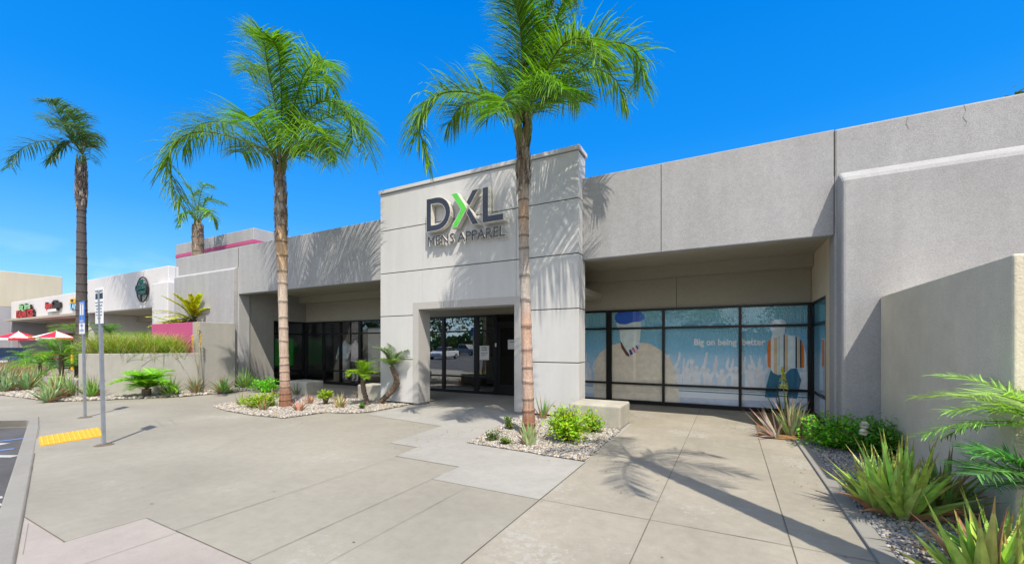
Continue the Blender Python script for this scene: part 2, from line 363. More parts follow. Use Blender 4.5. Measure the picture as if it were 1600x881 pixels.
# joints
def strip(mb, pts, w, z=.008):
    for p, q in zip(pts, pts[1:]):
        a, b = Vector((p[0], p[1])), Vector((q[0], q[1])); d = (b-a).normalized(); n = Vector((-d.y, d.x))*w/2
        k = max(1, int((b-a).length/.25)); prev = None
        for i in range(k+1):
            c = a.lerp(b, i/k); jw = .35+.6*abs(noise.noise(Vector((c.x*3, c.y*3, w*100))))
            cur = [c+n*jw, c-n*jw]
            if prev: mb.add([(prev[0].x, prev[0].y, z), (prev[1].x, prev[1].y, z), (cur[1].x, cur[1].y, z), (cur[0].x, cur[0].y, z)], [(0, 1, 2, 3)])
            prev = cur
jd = MB(); jf = MB()
strip(jd, [(-.605, -2), (-.605, 10.75)], .016); strip(jd, [(.414, -2), (.41, 7.77)], .014)
strip(jd, [(-1.62, .5), (-1.63, 5.1)], .014); strip(jd, [(-1.62, 3.67), (.9, 3.69)], .010)
strip(jd, [(-2.94, 1.66), (-2.94, 3.67)], .010); strip(jf, [(-2.45, 1.0), (-2.45, 3.66)], .008)
strip(jd, [(-3.95, 1.68), (-3.945, 2.5)], .010); strip(jf, [(-3.94, 2.5), (-3.94, 4.2)], .007)
strip(jd, [(-4.47, 1.18), (-4.47, 1.69)], .014); strip(jd, [(-4.47, 1.19), (-5.45, 1.20)], .016)
strip(jd, [(-3.95, 1.68), (-2.0, 1.65)], .014); strip(jf, [(-4.47, 1.69), (-3.95, 1.68)], .012)
strip(jf, [(-3.9, 1.68), (-3.9, .95)], .008); strip(jf, [(-5.2, 1.17), (-4.47, .98)], .006)
strip(jd, [(-3.0, kerbY(-3.0)+.005), (-8.5, kerbY(-8.5)+.005)], .018); strip(jf, [(-9.9, kerbY(-9.9)+.005), (-11.33, kerbY(-11.33)+.005)], .016)
strip(jf, [(-5.5, 6.25), (-4.0, 4.7)], .005); strip(jf, [(-1.62, 7.9), (.41, 7.85)], .008)
strip(jf, [(-8.3, 2.2), (-4.1, 5.6)], .004); strip(jf, [G2(578, 700), G2(612, 692)], .006)
strip(jf, [(-3.95, 4.2), (-3.95, 6.0)], .006); strip(jd, [(-2.2, 8.5), (-2.9, 10.7)], .008)
strip(jf, [(-8.1, 5.3), (-6.4, 3.1)], .005); strip(jf, [(-11, 5.5), (-10.4, 3.2)], .006)
strip(jd, [G2(60, 665), G2(60, 651)], .014); strip(jf, [G2(60, 665), G2(216, 653)], .01); strip(jf, [G2(60, 703), G2(150, 697)], .01)
strip(jf, [G2(242, 656), G2(256, 667)], .01); strip(jf, [G2(262, 653), G2(278, 665)], .01)
strip(jf, [(-2.95, 3.67), (-2.95, 4.19), (-3.99, 4.2), (-4.05, 4.71), (-4.6, 4.72), (-4.72, 6.15), (-6.9, 6.4)], .008)
struct(jd, 'pavement_joint', M['joint']); struct(jf, 'pavement_joint', M['joint_lt'])
# little stains and chewing gum spots
st = MB()
for i in range(45):
    x, y = random.uniform(-9, .8), random.uniform(1.5, 6.5)
    if y < kerbY(x)+.4: continue
    r = random.uniform(.004, .011); st.poly([(x+r*math.cos(a)*random.uniform(.7, 1.3), y+r*math.sin(a)*random.uniform(.7, 1.3)) for a in [k*math.pi/3 for k in range(6)]], .009)
struct(st, 'pavement_stain', M['joint_lt'])
lt_ = MB()
for i in range(160):
    b_ = random.choice(((-1.6, 5.2, 1.2, 1.5), (.85, 5.0, .35, 3.5), (-7.6, 5.4, 2.2, .8), (.3, 8.6, .5, 1.2), (-4.2, 5.6, .8, 1.2)))
    x, y = b_[0]+random.gauss(0, .5)*b_[2], b_[1]+random.gauss(0, .5)*b_[3]; a = random.uniform(0, 6.3); l_ = random.uniform(.006, .022); w_ = random.uniform(.003, .007)
    u = Vector((math.cos(a), math.sin(a), 0)); v = Vector((-u.y, u.x, 0)); q = Vector((x, y, .012)); lt_.cc = random.choice([(.20, .13, .06), (.14, .10, .05), (.28, .20, .09)])
    lt_.add([q-u*l_-v*0, q+v*w_+Vector((0, 0, .006)), q+u*l_, q-v*w_], [(0, 3, 2, 1)])
LITTER = lt_
# painted lines on the asphalt
pl = MB(); pb = MB()
def painted(mb, a, b, w):
    a = Vector(G2(*a, z=-.146)); b = Vector(G2(*b, z=-.146)); d = (b-a).normalized(); n = Vector((-d.y, d.x))*w/2; a = a-d*.0
    mb.add([(*(a+n), -.145), (*(a-n), -.145), (*(b-n), -.145), (*(b+n), -.145)], [(0, 1, 2, 3)])
painted(pb, (-60, 696), (36, 684.5), .09); painted(pb, (-60, 710), (22, 700.5), .09)
painted(pl, (-60, 693), (8, 693.5), .14); painted(pl, (-60, 712), (24, 712.5), .12)
painted(pl, (-60, 788), (4, 776), .10); painted(pl, (-60, 802), (4, 787), .10)
struct(pl, 'road_marking', M['paint_white']); struct(pb, 'road_marking', M['paint_blue'])
for k in range(9):
    x = -22-k*2.8
    pp = MB(); pp.add([(x, -20, -.145), (x+.1, -20, -.145), (x+.1, -14.9, -.145), (x, -14.9, -.145)], [(0, 1, 2, 3)]); struct(pp, 'road_marking', M['paint_white'])
# tactile pad
tp = MB(); a, b, c, d = [Vector(p) for p in ((-9.02, 2.15), (-9.9, 2.34), (-10.1, 3.12), (-9.12, 2.88))]
tp.prism([tuple(a), tuple(b), tuple(c), tuple(d)], -.01, .014)
for i in range(15):
    for j in range(12):
        u, v = (i+.5)/15, (j+.5)/12
        p = a.lerp(b, u).lerp(d.lerp(c, u), v); r = .014
        ring = [(p.x+r*math.cos(t), p.y+r*math.sin(t), .014) for t in [k*math.pi/3 for k in range(6)]]
        ring2 = [(p.x+.6*r*math.cos(t), p.y+.6*r*math.sin(t), .021) for t in [k*math.pi/3 for k in range(6)]]
        tp.add(ring+ring2, [(k, (k+1) % 6, 6+(k+1) % 6, 6+k) for k in range(6)]+[(6, 7, 8, 9, 10, 11)])
o = tp.build('tactile_paving', M['yellow'], loc=(-9.5, 2.6, 0)); setp(o, 'yellow domed tactile pad set in the kerb ramp beside the sign posts', 'tactile paving')

# ------------------------------------------------------------ gravel beds
def inpoly(x, y, P):
    r = False; n = len(P)
    for i in range(n):
        x1, y1 = P[i]; x2, y2 = P[(i+1) % n]
        if (y1 > y) != (y2 > y) and x < (x2-x1)*(y-y1)/(y2-y1)+x1: r = not r
    return r
ico = bmesh.new(); bmesh.ops.create_icosphere(ico, subdivisions=1, radius=1)
IV = np.array([v.co[:] for v in ico.verts]); IF = np.array([[v.index for v in f.verts] for f in ico.faces]); ico.free()
def bed(P, dens, size, tones, seed, soilmat=None):
    rs = np.random.RandomState(seed)
    mb = MB(); mb.poly(P, .010); o = struct(mb, 'bed_soil', soilmat or M['soil'])
    xs = [p[0] for p in P]; ys = [p[1] for p in P]
    area = (max(xs)-min(xs))*(max(ys)-min(ys)); n = int(area*dens); pos = []
    for x, y in zip(rs.uniform(min(xs), max(xs), n), rs.uniform(min(ys), max(ys), n)):
        if inpoly(x, y, P): pos.append((x, y))
    k = len(pos); V = np.zeros((k, len(IV), 3)); C = np.zeros((k, 3))
    for i, (x, y) in enumerate(pos):
        s = size*rs.uniform(.5, 1.35); a = rs.uniform(0, 6.28)
        sc = np.array([s*rs.uniform(.8, 1.3), s*rs.uniform(.6, 1), s*rs.uniform(.4, .75)])
        v = IV*(1+rs.uniform(-.16, .16, (len(IV), 1)))*sc
        t = rs.uniform(-.5, .5); v = np.stack([v[:, 0]*math.cos(t)+v[:, 2]*math.sin(t), v[:, 1], -v[:, 0]*math.sin(t)+v[:, 2]*math.cos(t)], 1)
        v = np.stack([v[:, 0]*math.cos(a)-v[:, 1]*math.sin(a), v[:, 0]*math.sin(a)+v[:, 1]*math.cos(a), v[:, 2]], 1)
        v[:, 0] += x; v[:, 1] += y; v[:, 2] += .012+size*.3*rs.uniform(.3, 1.9); V[i] = v
        c = tones[rs.randint(len(tones))]; C[i] = np.array(c)*rs.uniform(.75, 1.25)
    Vf = V.reshape(-1, 3); Ff = (IF[None]+(np.arange(k)*len(IV))[:, None, None]).reshape(-1, 3)
    me = bpy.data.meshes.new('gravel'); me.vertices.add(len(Vf)); me.vertices.foreach_set('co', Vf.ravel())
    me.loops.add(Ff.size); me.loops.foreach_set('vertex_index', Ff.ravel().astype(np.int32))
    me.polygons.add(len(Ff)); me.polygons.foreach_set('loop_start', np.arange(len(Ff), dtype=np.int32)*3)
    me.update(calc_edges=True); me.validate()
    at = me.color_attributes.new('tint', 'FLOAT_COLOR', 'CORNER')
    cc = np.ones((k, 60, 4)); cc[:, :, :3] = C[:, None]; at.data.foreach_set('color', cc.ravel())
    o = link('river_stone_gravel', me, M['stone'], smooth=True); o['kind'] = 'stuff'; return o
T1 = [(.33, .31, .28), (.26, .24, .22), (.46, .44, .41), (.16, .15, .14), (.34, .26, .17), (.40, .36, .30)]
T2 = [(.27, .26, .26), (.20, .20, .21), (.38, .37, .36), (.13, .13, .14), (.27, .24, .20), (.32, .30, .26)]
bed2 = [(-3.55, 5.27), (-1.66, 5.12), (-1.68, 7.3), (-2.6, 7.35), (-2.7, 7.93), (-3.75, 7.93), (-3.75, 6.8)]
bed1 = [(-11.1, 5.5), (-10.2, 5.28), (-9.1, 5.2), (-8.05, 5.29), (-7.92, 6.2), (-7.4, 6.3), (-7.1, 6.6), (-7.1, 7.93), (-8.9, 7.95), (-9.2, 8.5), (-12.6, 8.6), (-12.2, 7.0)]
bed3 = [(-19.4, 3.8), (-15.8, 3.97), (-14.95, 4.85), (-14.0, 6.1), (-13.95, 7.6), (-13.9, 8.9), (-15.0, 8.9), (-15.0, 6.9), (-16.4, 4.6), (-24, 4.6), (-30, 3.0)]
bed4 = [(1.03, -1.5), (1.03, 7.75), (.45, 7.8), (.43, 10.7), (1.5, 10.7), (1.5, 7.82), (1.93, 7.8), (1.93, 4.6), (6, 4.6), (6, -1.5)]
bed4g = [(1.03, 1.2), (1.03, 7.75), (1.2, 7.8), (1.2, 10.6), (1.5, 10.7), (1.5, 7.82), (1.93, 7.8), (1.93, 4.6), (3.4, 4.6), (3.4, 1.2)]
bed(bed2, 2600, .019, T1, 1); bed(bed1, 1700, .024, T1, 2); bed(bed3, 420, .045, T1, 3); bed(bed4g, 2600, .019, T2, 4)
struct(MB().poly([(.43, 7.8), (1.19, 7.8), (1.19, 10.6), (.43, 10.6)], .014), 'mulch', masonry('mulch', (.30, .17, .07), .4, 9, 60, 1, .03))
struct(MB().poly(bed4, .009), 'bed_soil', M['soil'])
struct(MB().box(.90, 1.03, -2, 7.78, -.1, .03), 'bed_kerb', M['kerb'], bevel=.01)

# ------------------------------------------------------------ main store building
B = thing('store_building', (-6, 8.2, 0), 'grey stucco shop building with a tall pale entrance portal and two glazed alcoves', 'building')
wl = MB()
wl.box(1.475, 9, 8.2, 8.6, 0, 4.93); wl.build('wall', M['stucco'], B, bevel=.03)
wl = MB(); wl.prismX([(7.85, 0), (8.197, 0), (8.197, 4.19), (8.10, 4.18), (7.88, 4.04), (7.85, 3.98)], 1.50, 9.0); wl.build('wall', M['stucco'], B, bevel=.05, bseg=3)
wl = MB(); wl.box(1.55, 1.9, 8.602, 9.33, 0, 3.4); wl.box(1.55, 1.9, 9.332, 11, 2.41, 3.4); wl.build('wall', M['wing'], B)
wl = MB(); wl.box(-2.68, 1.472, 8.2, 8.45, 3.25, 4.93); wl.build('fascia', M['stucco'], B, bevel=.015)
wl = MB(); wl.box(-15.0, -8.08, 8.2, 8.45, 3.25, 4.89); wl.build('fascia', M['stucco'], B, bevel=.02)
wl = MB(); wl.box(-19.1, -15.003, 8.2, 8.6, 0, 4.89); wl.build('wall', M['stucco'], B, bevel=.03)
wl = MB(); wl.prismX([(8.06, 0), (8.197, 0), (8.197, 4.19), (8.16, 4.19), (8.06, 4.10)], -19.08, -15.05); wl.build('wall', M['stucco'], B, bevel=.03, bseg=3)
wl = MB(); wl.box(-15.4, -15.05, 8.602, 9.48, 0, 3.4); wl.box(-15.4, -15.05, 9.482, 11, 2.41, 3.4); wl.build('wall', M['stucco_dk'], B)
wl = MB(); wl.box(-19.1, -18.8, 8.602, 24, 0, 4.89); wl.box(8.7, 9, 8.602, 24, 0, 4.93); wl.box(-18.8, 8.7, 23.7, 24, 0, 4.7); wl.build('wall', M['stucco'], B)
MB().box(-18.79, 8.69, 8.47, 23.69, 4.3, 4.45).build('roof', M['stucco_dk'], B)
MB().box(-15.35, 1.85, 8.452, 10.498, 3.4, 3.5).build('soffit', M['soffit'], B)
MB().box(-15.04, 1.54, 10.5, 10.798, 3.14, 3.5).build('beam', M['soffit'], B)
hd = MB(); hd.box(-15.04, -1.155, 10.8, 11.0, 2.41, 3.4); hd.box(-1.145, 1.54, 10.8, 11.0, 2.41, 3.4); hd.build('header_wall', M['soffit'], B)
MB().box(-1.5, -.8, 10.82, 11.0, 2.42, 3.39).build('header_backing', M['groove'], B)
pc = MB(); pc.box(-7.9, -2.9, 8.36, 10.48, 2.66, 2.8); pc.build('portal_ceiling', M['soffit'], B)
# cracks and vertical control joints on the stucco
cj = MB()
for x, y, z0, z1 in ((-1.14, 8.197, 3.27, 4.9), (1.478, 8.197, 4.2, 4.9), (3.57, 8.197, 4.2, 4.92), (3.5, 7.846, 2.3, 3.9), (-15.0, 8.197, 4.2, 4.86)):
    MB().box(x-.005, x+.005, y-.002, y+.02, z0, z1).build('control_joint', M['groove'], B)
for pts in ([(2.95, 4.92), (2.97, 4.83), (2.94, 4.74), (2.98, 4.66), (2.96, 4.60)], [(2.35, 4.9), (2.33, 4.80), (2.36, 4.72)], [(4.2, 4.9), (4.35, 4.86), (4.6, 4.88), (4.9, 4.85)]):
    cm = MB()
    for p, q in zip(pts, pts[1:]): cm.add([(p[0]-.0015, 8.196, p[1]), (q[0]-.0015, 8.196, q[1]), (q[0]+.0015, 8.196, q[1]+.004), (p[0]+.0015, 8.196, p[1]+.004)], [(0, 1, 2, 3)])
    cm.build('crack', M['groove'], B)
# entrance portal (panels with dark joints)
X0, X1, O0, O1 = -8.08, -2.68, -6.98, -3.95
g = .010; yf, yb = 7.95, 8.37
co = MB(); co.box(X0+.02, O0-.01, yf+.02, yb-.02, 0.0, 5.4); co.box(O1+.01, X1-.02, yf+.02, yb-.02, 0.0, 5.4); co.box(O0-.01, O1+.01, yf+.02, yb-.02, 2.56, 5.4)
T = B
co.build('portal_core', M['groove'], T)
Z = [.06, 1.14, 2.24, 3.35, 4.46, 5.41]; VX = (-6.67, -4.09)
for i in range(5):
    z0, z1 = Z[i]+g*(i > 0), Z[i+1]-g*(i < 4)
    if i < 2:
        MB().box(X0, O0, yf, yb, z0, z1).build('portal_panel', M['panel'], T, bevel=.006)
        MB().box(O1, X1, yf, yb, z0, z1).build('portal_panel', M['panel'], T, bevel=.006)
    elif i == 2:
        e = .003
        MB().prismY([(X0, z0), (O0, z0), (O0, 2.55), (VX[0]-e, 2.55), (VX[0]-e, z1), (X0, z1)], yf, yb).build('portal_panel', M['panel'], T, bevel=.004)
        MB().box(VX[0]+e, VX[1]-e, yf, yb, 2.55, z1).build('portal_panel', M['panel'], T, bevel=.004)
        MB().prismY([(X1, z0), (O1, z0), (O1, 2.55), (VX[1]+e, 2.55), (VX[1]+e, z1), (X1, z1)], yf, yb).build('portal_panel', M['panel'], T, bevel=.004)
    else:
        for a, b in ((X0, VX[0]-.003), (VX[0]+.003, VX[1]-.003), (VX[1]+.003, X1)):
            MB().box(a, b, yf, yb, z0, z1).build('portal_panel', M['panel'], T, bevel=.004)
MB().box(X0-.03, X1+.03, yf-.04, yb+.06, 5.425, 5.51).build('cap', M['panel'], T, bevel=.006)
MB().box(X0+.0, X1-.0, yf+.02, yb-.02, 5.39, 5.425).build('cap_shadow_gap', M['groove'], T)
tr = MB(); tr.prismY([(O0+.001, .06), (-6.80, .06), (-6.80, 2.38), (-4.13, 2.38), (-4.13, .06), (O1-.001, .06), (O1-.001, 2.549), (O0+.001, 2.549)], yf-.012, yb+.02)
tr.build('portal_trim', M['trim'], T, bevel=.004)
for a, b in ((O0-.95, -6.83), (-4.10, X1-.04)): MB().box(a, b, yf+.03, yb-.03, 0, .058).build('portal_foot', M['stucco_dk'], T)
# storefront
YG = 10.8
def window(x0, x1, glass, rails=(.52, 1.93), y=YG, wl_=.03, wr=.03, thick=.10, name='window', bot=.05, top=2.41):
    """framed storefront bay in the plane Y=y"""
    f = MB(); y0, y1 = y-.05, y-.05+thick
    f.box(x0, x0+wl_, y0, y1, 0.006, top); f.box(x1-wr, x1, y0, y1, .006, top)
    f.box(x0+wl_, x1-wr, y0+.002, y1-.002, .006, bot+.05); f.box(x0+wl_, x1-wr, y0+.002, y1-.002, top-.05, top)
    for z in rails: f.box(x0+wl_, x1-wr, y0+.002, y1-.002, z-.025, z+.025)
    fo = f.build(name, M['frame'], B)
    zz = [bot+.05]+[z for z in rails]+[top-.05]
    for i in range(len(zz)-1):
        a = zz[i]+(.025 if i else 0); b = zz[i+1]-(.025 if i < len(zz)-2 else 0)
        p = MB(); p.box(x0+wl_, x1-wr, y-.004, y+.004, a, b); p.build('pane', glass, fo)
    return fo
for x0, x1, a, b in ((-15.05, -13.97, .09, .03), (-13.97, -13.02, .03, .04), (-13.02, -11.98, .04, .06), (-11.98, -10.6, .06, .03), (-10.6, -9.4, .03, .03), (-9.4, -8.18, .03, .05), (-8.18, -6.90, .05, .10)):
    window(x0, x1, M['glass' if x0 < -9.5 else 'glass_entry'], wl_=a, wr=b)
window(-6.90, -6.25, M['glass_entry'], wl_=.05, wr=.04)
window(-5.30, -4.2, M['glass_entry'], wl_=.06, wr=.04)
for x0, x1, a, b in ((-4.2, -2.80, .04, .07), (-2.80, -1.447, .07, .03), (-1.447, .213, .03, .03), (.213, 1.55, .03, .07)):
    window(x0, x1, M['glass_film'], wl_=a, wr=b)
# the door: stile frame, one tall dark leaf with transom
dr = MB(); dr.box(-6.25, -6.17, YG-.05, YG+.05, .006, 2.41); dr.box(-5.36, -5.30, YG-.05, YG+.05, .006, 2.41); dr.box(-6.17, -5.36, YG-.05, YG+.05, 2.13, 2.20)
dr.box(-6.17, -5.36, YG-.05, YG+.05, 2.36, 2.41); dr.box(-6.17, -6.08, YG-.03, YG+.02, .02, 2.13); dr.box(-5.45, -5.36, YG-.03, YG+.02, .02, 2.13)
dr.box(-6.08, -5.45, YG-.03, YG+.02, .02, .32); dr.box(-6.08, -5.45, YG-.03, YG+.02, 2.02, 2.13)
D = dr.build('door', M['frame'], B)
MB().box(-6.08, -5.45, YG-.006, YG+.002, .32, 2.02).build('pane', plain('door_glass', (.012, .011, .010), .08), D)
MB().box(-6.17, -5.36, YG-.006, YG+.002, 2.20, 2.36).build('pane', plain('transom_glass', (.012, .011, .010), .08), D)
MB().tube([(-5.50, YG-.08, .95), (-5.50, YG-.08, 1.3)], .013).build('handle', M['metal'], D)
def notice(x0, x1, z0, z1, txts, parent, y=YG-.06):
    m = MB(); m.mi = 0; m.box(x0, x1, y, y+.003, z0, z1); m.mi = 1
    for t, zz, s in txts:
        text_mesh(t, s, .0005, lambda a, b, c: (a+(x0+x1)/2, y-.003-c, b+zz), m, 2, .001, 'CENTER')
    m.build('notice', [M['white'], M['black']], parent)
notice(-5.80, -5.52, 1.19+.19, 1.19+.47, [('NOTICE', 1.58, .045)], D); notice(-5.72, -5.60, 1.455, 1.50, [], D, YG-.064)
notice(-6.80, -6.47, .93+.12, .93+.55, [('STORE', 1.40, .06), ('HOURS', 1.33, .06), ('MON-SAT 10-9', 1.24, .034), ('SUN 11-6', 1.18, .034)], B, YG-.03)
notice(-6.235, -6.185, 1.45, 1.56, [], D, YG-.07)
# side glass of both alcoves
for xs, y0, y1, gl in ((-15.05, 9.48, 10.75, 'glass'), (1.55, 9.33, 10.75, 'glass_film')):
    f = MB(); s = -1 if xs < 0 else 1; xa, xb = sorted((xs-.002*s, xs+.09*s))
    f.box(xa, xb, y0, y0+.04, .006, 2.41); f.box(xa, xb, y1-.04, y1, .006, 2.41)
    for z0, z1 in ((.006, .10), (.495, .545), (1.905, 1.955), (2.36, 2.41)): f.box(xa+.002, xb-.002, y0+.04, y1-.04, z0, z1)
    fo = f.build('window', M['frame'], B)
    for z0, z1 in ((.10, .495), (.545, 1.905), (1.955, 2.36)):
        MB().box(xs+.03*s-.004, xs+.03*s+.004, y0+.04, y1-.04, z0, z1).build('pane', M[gl], fo)
# interior shell
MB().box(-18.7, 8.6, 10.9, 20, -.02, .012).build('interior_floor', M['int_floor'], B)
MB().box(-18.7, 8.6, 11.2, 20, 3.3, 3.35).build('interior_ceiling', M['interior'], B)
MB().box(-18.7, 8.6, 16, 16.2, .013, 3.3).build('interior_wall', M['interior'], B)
# ------------------------------------------------------------ printed window film
FY = YG+.03
def fpx(o, sc, pts): return [(lambda v: (v.x, v.z))(onY(o[0]+x/sc, o[1]+y/sc, FY)) for x, y in pts]
def filmmat():
    m, n, p = nodemat('film_blue'); l = n.links.new
    g = N(n, 'ShaderNodeNewGeometry'); s = N(n, 'ShaderNodeSeparateXYZ'); l(g.outputs['Position'], s.inputs[0])
    a = N(n, 'ShaderNodeTexNoise'); a.inputs['Scale'].default_value = 1.3; a.inputs['Detail'].default_value = 6; a.inputs['Roughness'].default_value = .65; l(g.outputs['Position'], a.inputs['Vector'])
    r = N(n, 'ShaderNodeValToRGB'); e = r.color_ramp.elements
    e[0].position = 0; e[0].color = (.88, .93, .98, 1); e[1].position = 1; e[1].color = (.16, .50, .58, 1)
    for pos, c in ((.14, (.84, .91, .98)), (.27, (.52, .74, .90)), (.44, (.44, .72, .93)), (.60, (.18, .55, .80)), (.80, (.13, .44, .62))):
        q = e.new(pos); q.color = (*c, 1)
    mr = N(n, 'ShaderNodeMapRange'); mr.inputs['From Max'].default_value = 2.4; l(s.outputs['Z'], mr.inputs[0])
    ad = N(n, 'ShaderNodeMath', operation='MULTIPLY_ADD'); ad.inputs[1].default_value = .22; ad.inputs[2].default_value = -.11; l(a.outputs['Fac'], ad.inputs[0])
    a2 = N(n, 'ShaderNodeMath', operation='ADD'); l(mr.outputs[0], a2.inputs[0]); l(ad.outputs[0], a2.inputs[1]); l(a2.outputs[0], r.inputs[0]); l(r.outputs[0], p.inputs['Base Color'])
    p.inputs['Roughness'].default_value = .6; return m
WG = MB(); WG.box(-4.18, 1.55, FY, FY+.004, .06, 2.40); W = WG.build('window_graphic', filmmat(), B)
WG2 = MB(); WG2.box(1.585, 1.60, 9.36, 10.80, .06, 2.40); WG2.build('window_graphic', filmmat(), B)
def fart(name, polys, col, dy, parent=W):
    m = MB()
    for i, P in enumerate(polys): m.polyY(P, FY-dy-(i%12)*.00006)
    return m.build(name, plain('film_'+name+'_%d' % int(dy*1e4), col, .6), parent)
# letter pattern
rows = []; rr = random.Random(3)
for i in range(17):
    s = ''.join(rr.choice(['DXL', 'XL', 'DXL', 'D', 'LXD', 'XO']) for _ in range(44)); rows.append(s[:90])
pm = text_mesh('\n'.join(rows), .098, 0, lambda a, b, c: (-4.17+a, FY-.002, 2.31+b), None, 1, -.001, line=.80)
vs = np.array(pm.v)
keep = [i for i, f in enumerate(pm.f) if all(-4.17 < vs[j][0] < 1.54 and vs[j][2] > 1.05 for j in f)]
pm.f = [pm.f[i] for i in keep]; pm.c = [pm.c[i] for i in keep]; pm.m = [pm.m[i] for i in keep]
pm.build('letter_pattern', plain('film_letters', (.62, .88, .95), .6), W)
# crowd silhouettes
cz = []; rr = random.Random(11)
def limb(a, b, w0, w1):
    a = Vector(a); b = Vector(b); d = (b-a).normalized(); n = Vector((-d.y, d.x)); return [tuple(a+n*w0), tuple(a-n*w0), tuple(b-n*w1), tuple(b+n*w1)]
x = -4.1
while x < 1.5:
    h = rr.uniform(.86, 1.05); 
    cz.append([(x-.10, .52), (x+.10, .52), (x+.09, h-.10), (x+.03, h-.05), (x-.03, h-.05), (x-.09, h-.10)])
    cz.append([(x+.055*math.cos(t), h+.01+.068*math.sin(t)) for t in [k*math.pi/5 for k in range(10)]])
    for s in (-1, 1):
        if rr.random() < .8:
            e = (x+s*rr.uniform(.08, .2), h+rr.uniform(-.02, .12)); hnd = (e[0]+rr.uniform(-.08, .10), e[1]+rr.uniform(.12, .26))
            cz.append(limb((x+s*.07, h-.14), e, .040, .032)); cz.append(limb(e, hnd, .030, .022))
            for q in (-.5, 0, .5): cz.append(limb(hnd, (hnd[0]+.045*math.sin(q), hnd[1]+.05*math.cos(q)), .010, .006))
    x += rr.uniform(.17, .30)
fart('crowd_figure', cz, (.84, .88, .92), .004)
fart('floor_band', [[(-4.17, .06), (1.54, .06), (1.54, .26), (-4.17, .20)]], (.60, .70, .86), .003)
fart('floor_band', [[(-4.17, .40), (1.54, .36), (1.54, .385), (-4.17, .425)], [(-4.17, .455), (1.54, .42), (1.54, .43), (-4.17, .462)]], (.05, .20, .30), .0035)
o8 = (900, 470); s8 = 4.895
body = fpx(o8, s8, [(345, 318), (280, 335), (225, 365), (180, 400), (155, 450), (145, 520), (130, 620), (132, 690), (150, 762), (790, 795), (790, 700), (765, 600), (748, 500), (720, 440), (690, 405), (640, 370), (570, 330), (505, 318), (430, 330)])
fart('tan_sweater', [body], (.86, .79, .66), .013)
face = fpx(o8, s8, [(310, 165), (314, 200), (335, 225), (340, 300), (405, 425), (480, 350), (490, 300), (495, 215), (500, 160), (400, 160)])
fart('faceless_head', [face], (.76, .88, .88), .0145)
fart('blue_cap', [fpx(o8, s8, [(297, 130), (305, 105), (330, 85), (360, 76), (400, 73), (460, 75), (500, 88), (522, 110), (527, 130), (515, 150), (490, 158), (440, 162), (380, 180), (335, 178), (308, 160)])], (.01, .13, .66), .016)
fart('collar', [fpx(o8, s8, [(338, 313), (350, 318), (380, 370), (410, 412), (405, 427), (385, 415), (350, 362)])], (.13, .04, .025), .016)
fart('collar', [fpx(o8, s8, [(410, 412), (418, 375), (470, 340), (484, 322), (488, 350), (470, 385), (440, 405), (405, 427)])], (.70, .76, .84), .016)
fart('collar', [fpx(o8, s8, [(405, 378), (420, 368), (437, 404), (418, 418)]), fpx(o8, s8, [(455, 345), (466, 338), (480, 362), (470, 372)])], (.02, .06, .30), .017)
fart('collar', [fpx(o8, s8, [(427, 362), (443, 352), (458, 390), (448, 398)])], (.70, .05, .08), .017)
o6 = (1120, 470); s6 = 5.183
fart('dark_trousers', [fpx(o6, s6, [(440, 545), (418, 620), (398, 700), (390, 778), (495, 780), (502, 720), (528, 640), (522, 598), (480, 560)]), fpx(o6, s6, [(556, 590), (600, 540), (645, 540), (684, 640), (664, 720), (648, 790), (590, 785), (562, 700), (530, 620)])], (.02, .17, .30), .013)
fart('standing_figure', [fpx(o6, s6, [(432, 190), (440, 160), (480, 150), (530, 152), (558, 170), (562, 200), (552, 225), (543, 270), (640, 285), (684, 318), (710, 380), (727, 450), (722, 540), (640, 545), (600, 547), (560, 580), (500, 600), (460, 585), (436, 555), (413, 530), (408, 340), (440, 298), (450, 265), (436, 220)])], (.80, .90, .95), .0145)
def stripe(a, b, top0, top1, bot0, bot1, col): fart('shirt_stripe', [fpx(o6, s6, [(a, top0), (b, top1), (b, bot1), (a, bot0)])], col, .016)
stripe(410, 437, 335, 305, 528, 550, (.85, .22, .01)); stripe(462, 490, 300, 295, 583, 596, (.80, .60, .36)); stripe(540, 550, 272, 274, 588, 580, (.02, .02, .03))
stripe(552, 574, 275, 277, 580, 563, (.80, .55, .34)); stripe(636, 649, 286, 294, 543, 542, (.02, .025, .04)); stripe(653, 672, 296, 308, 542, 541, (.62, .58, .42))
stripe(672, 684, 308, 320, 541, 541, (.02, .02, .03)); stripe(684, 706, 322, 372, 541, 541, (.85, .22, .01)); stripe(500, 507, 290, 290, 598, 596, (.45, .62, .52))
tm = MB(); pL = onY(1084, 538, FY); pR = onY(1196, 537, FY)
text_mesh('Big on being  better', .215, 0, lambda a, b, c: (pL.x+a, FY-.018, 1.50+b), tm, 3, .006, sx=.62)
wx = max(v[0] for v in tm.v)-pL.x; k = (pR.x-pL.x)/wx
tm.v = [(pL.x+(v[0]-pL.x)*k, v[1], v[2]) for v in tm.v]
tm.build('slogan_lettering', plain('film_white', (.97, .98, .98), .6), W)
# side glass print (repeats the striped figure, seen at a glance)
sd = MB(); sd.mi = 0
for y0, y1, z0, z1, mi in ((9.55, 9.75, .55, 1.1, 0), (9.5, 9.85, 1.1, 1.62, 1), (9.58, 9.80, 1.1, 1.60, 2)):
    sd.mi = mi; sd.add([(1.578-.003*mi, y0, z0), (1.578-.003*mi, y1, z0), (1.578-.003*mi, y1, z1), (1.578-.003*mi, y0, z1)], [(0, 1, 2, 3)])
sd.build('side_figure', [plain('film_a', (.5, .56, .62), .6), plain('film_b', (.60, .66, .66), .6), plain('film_c', (.62, .22, .10), .6)], B)

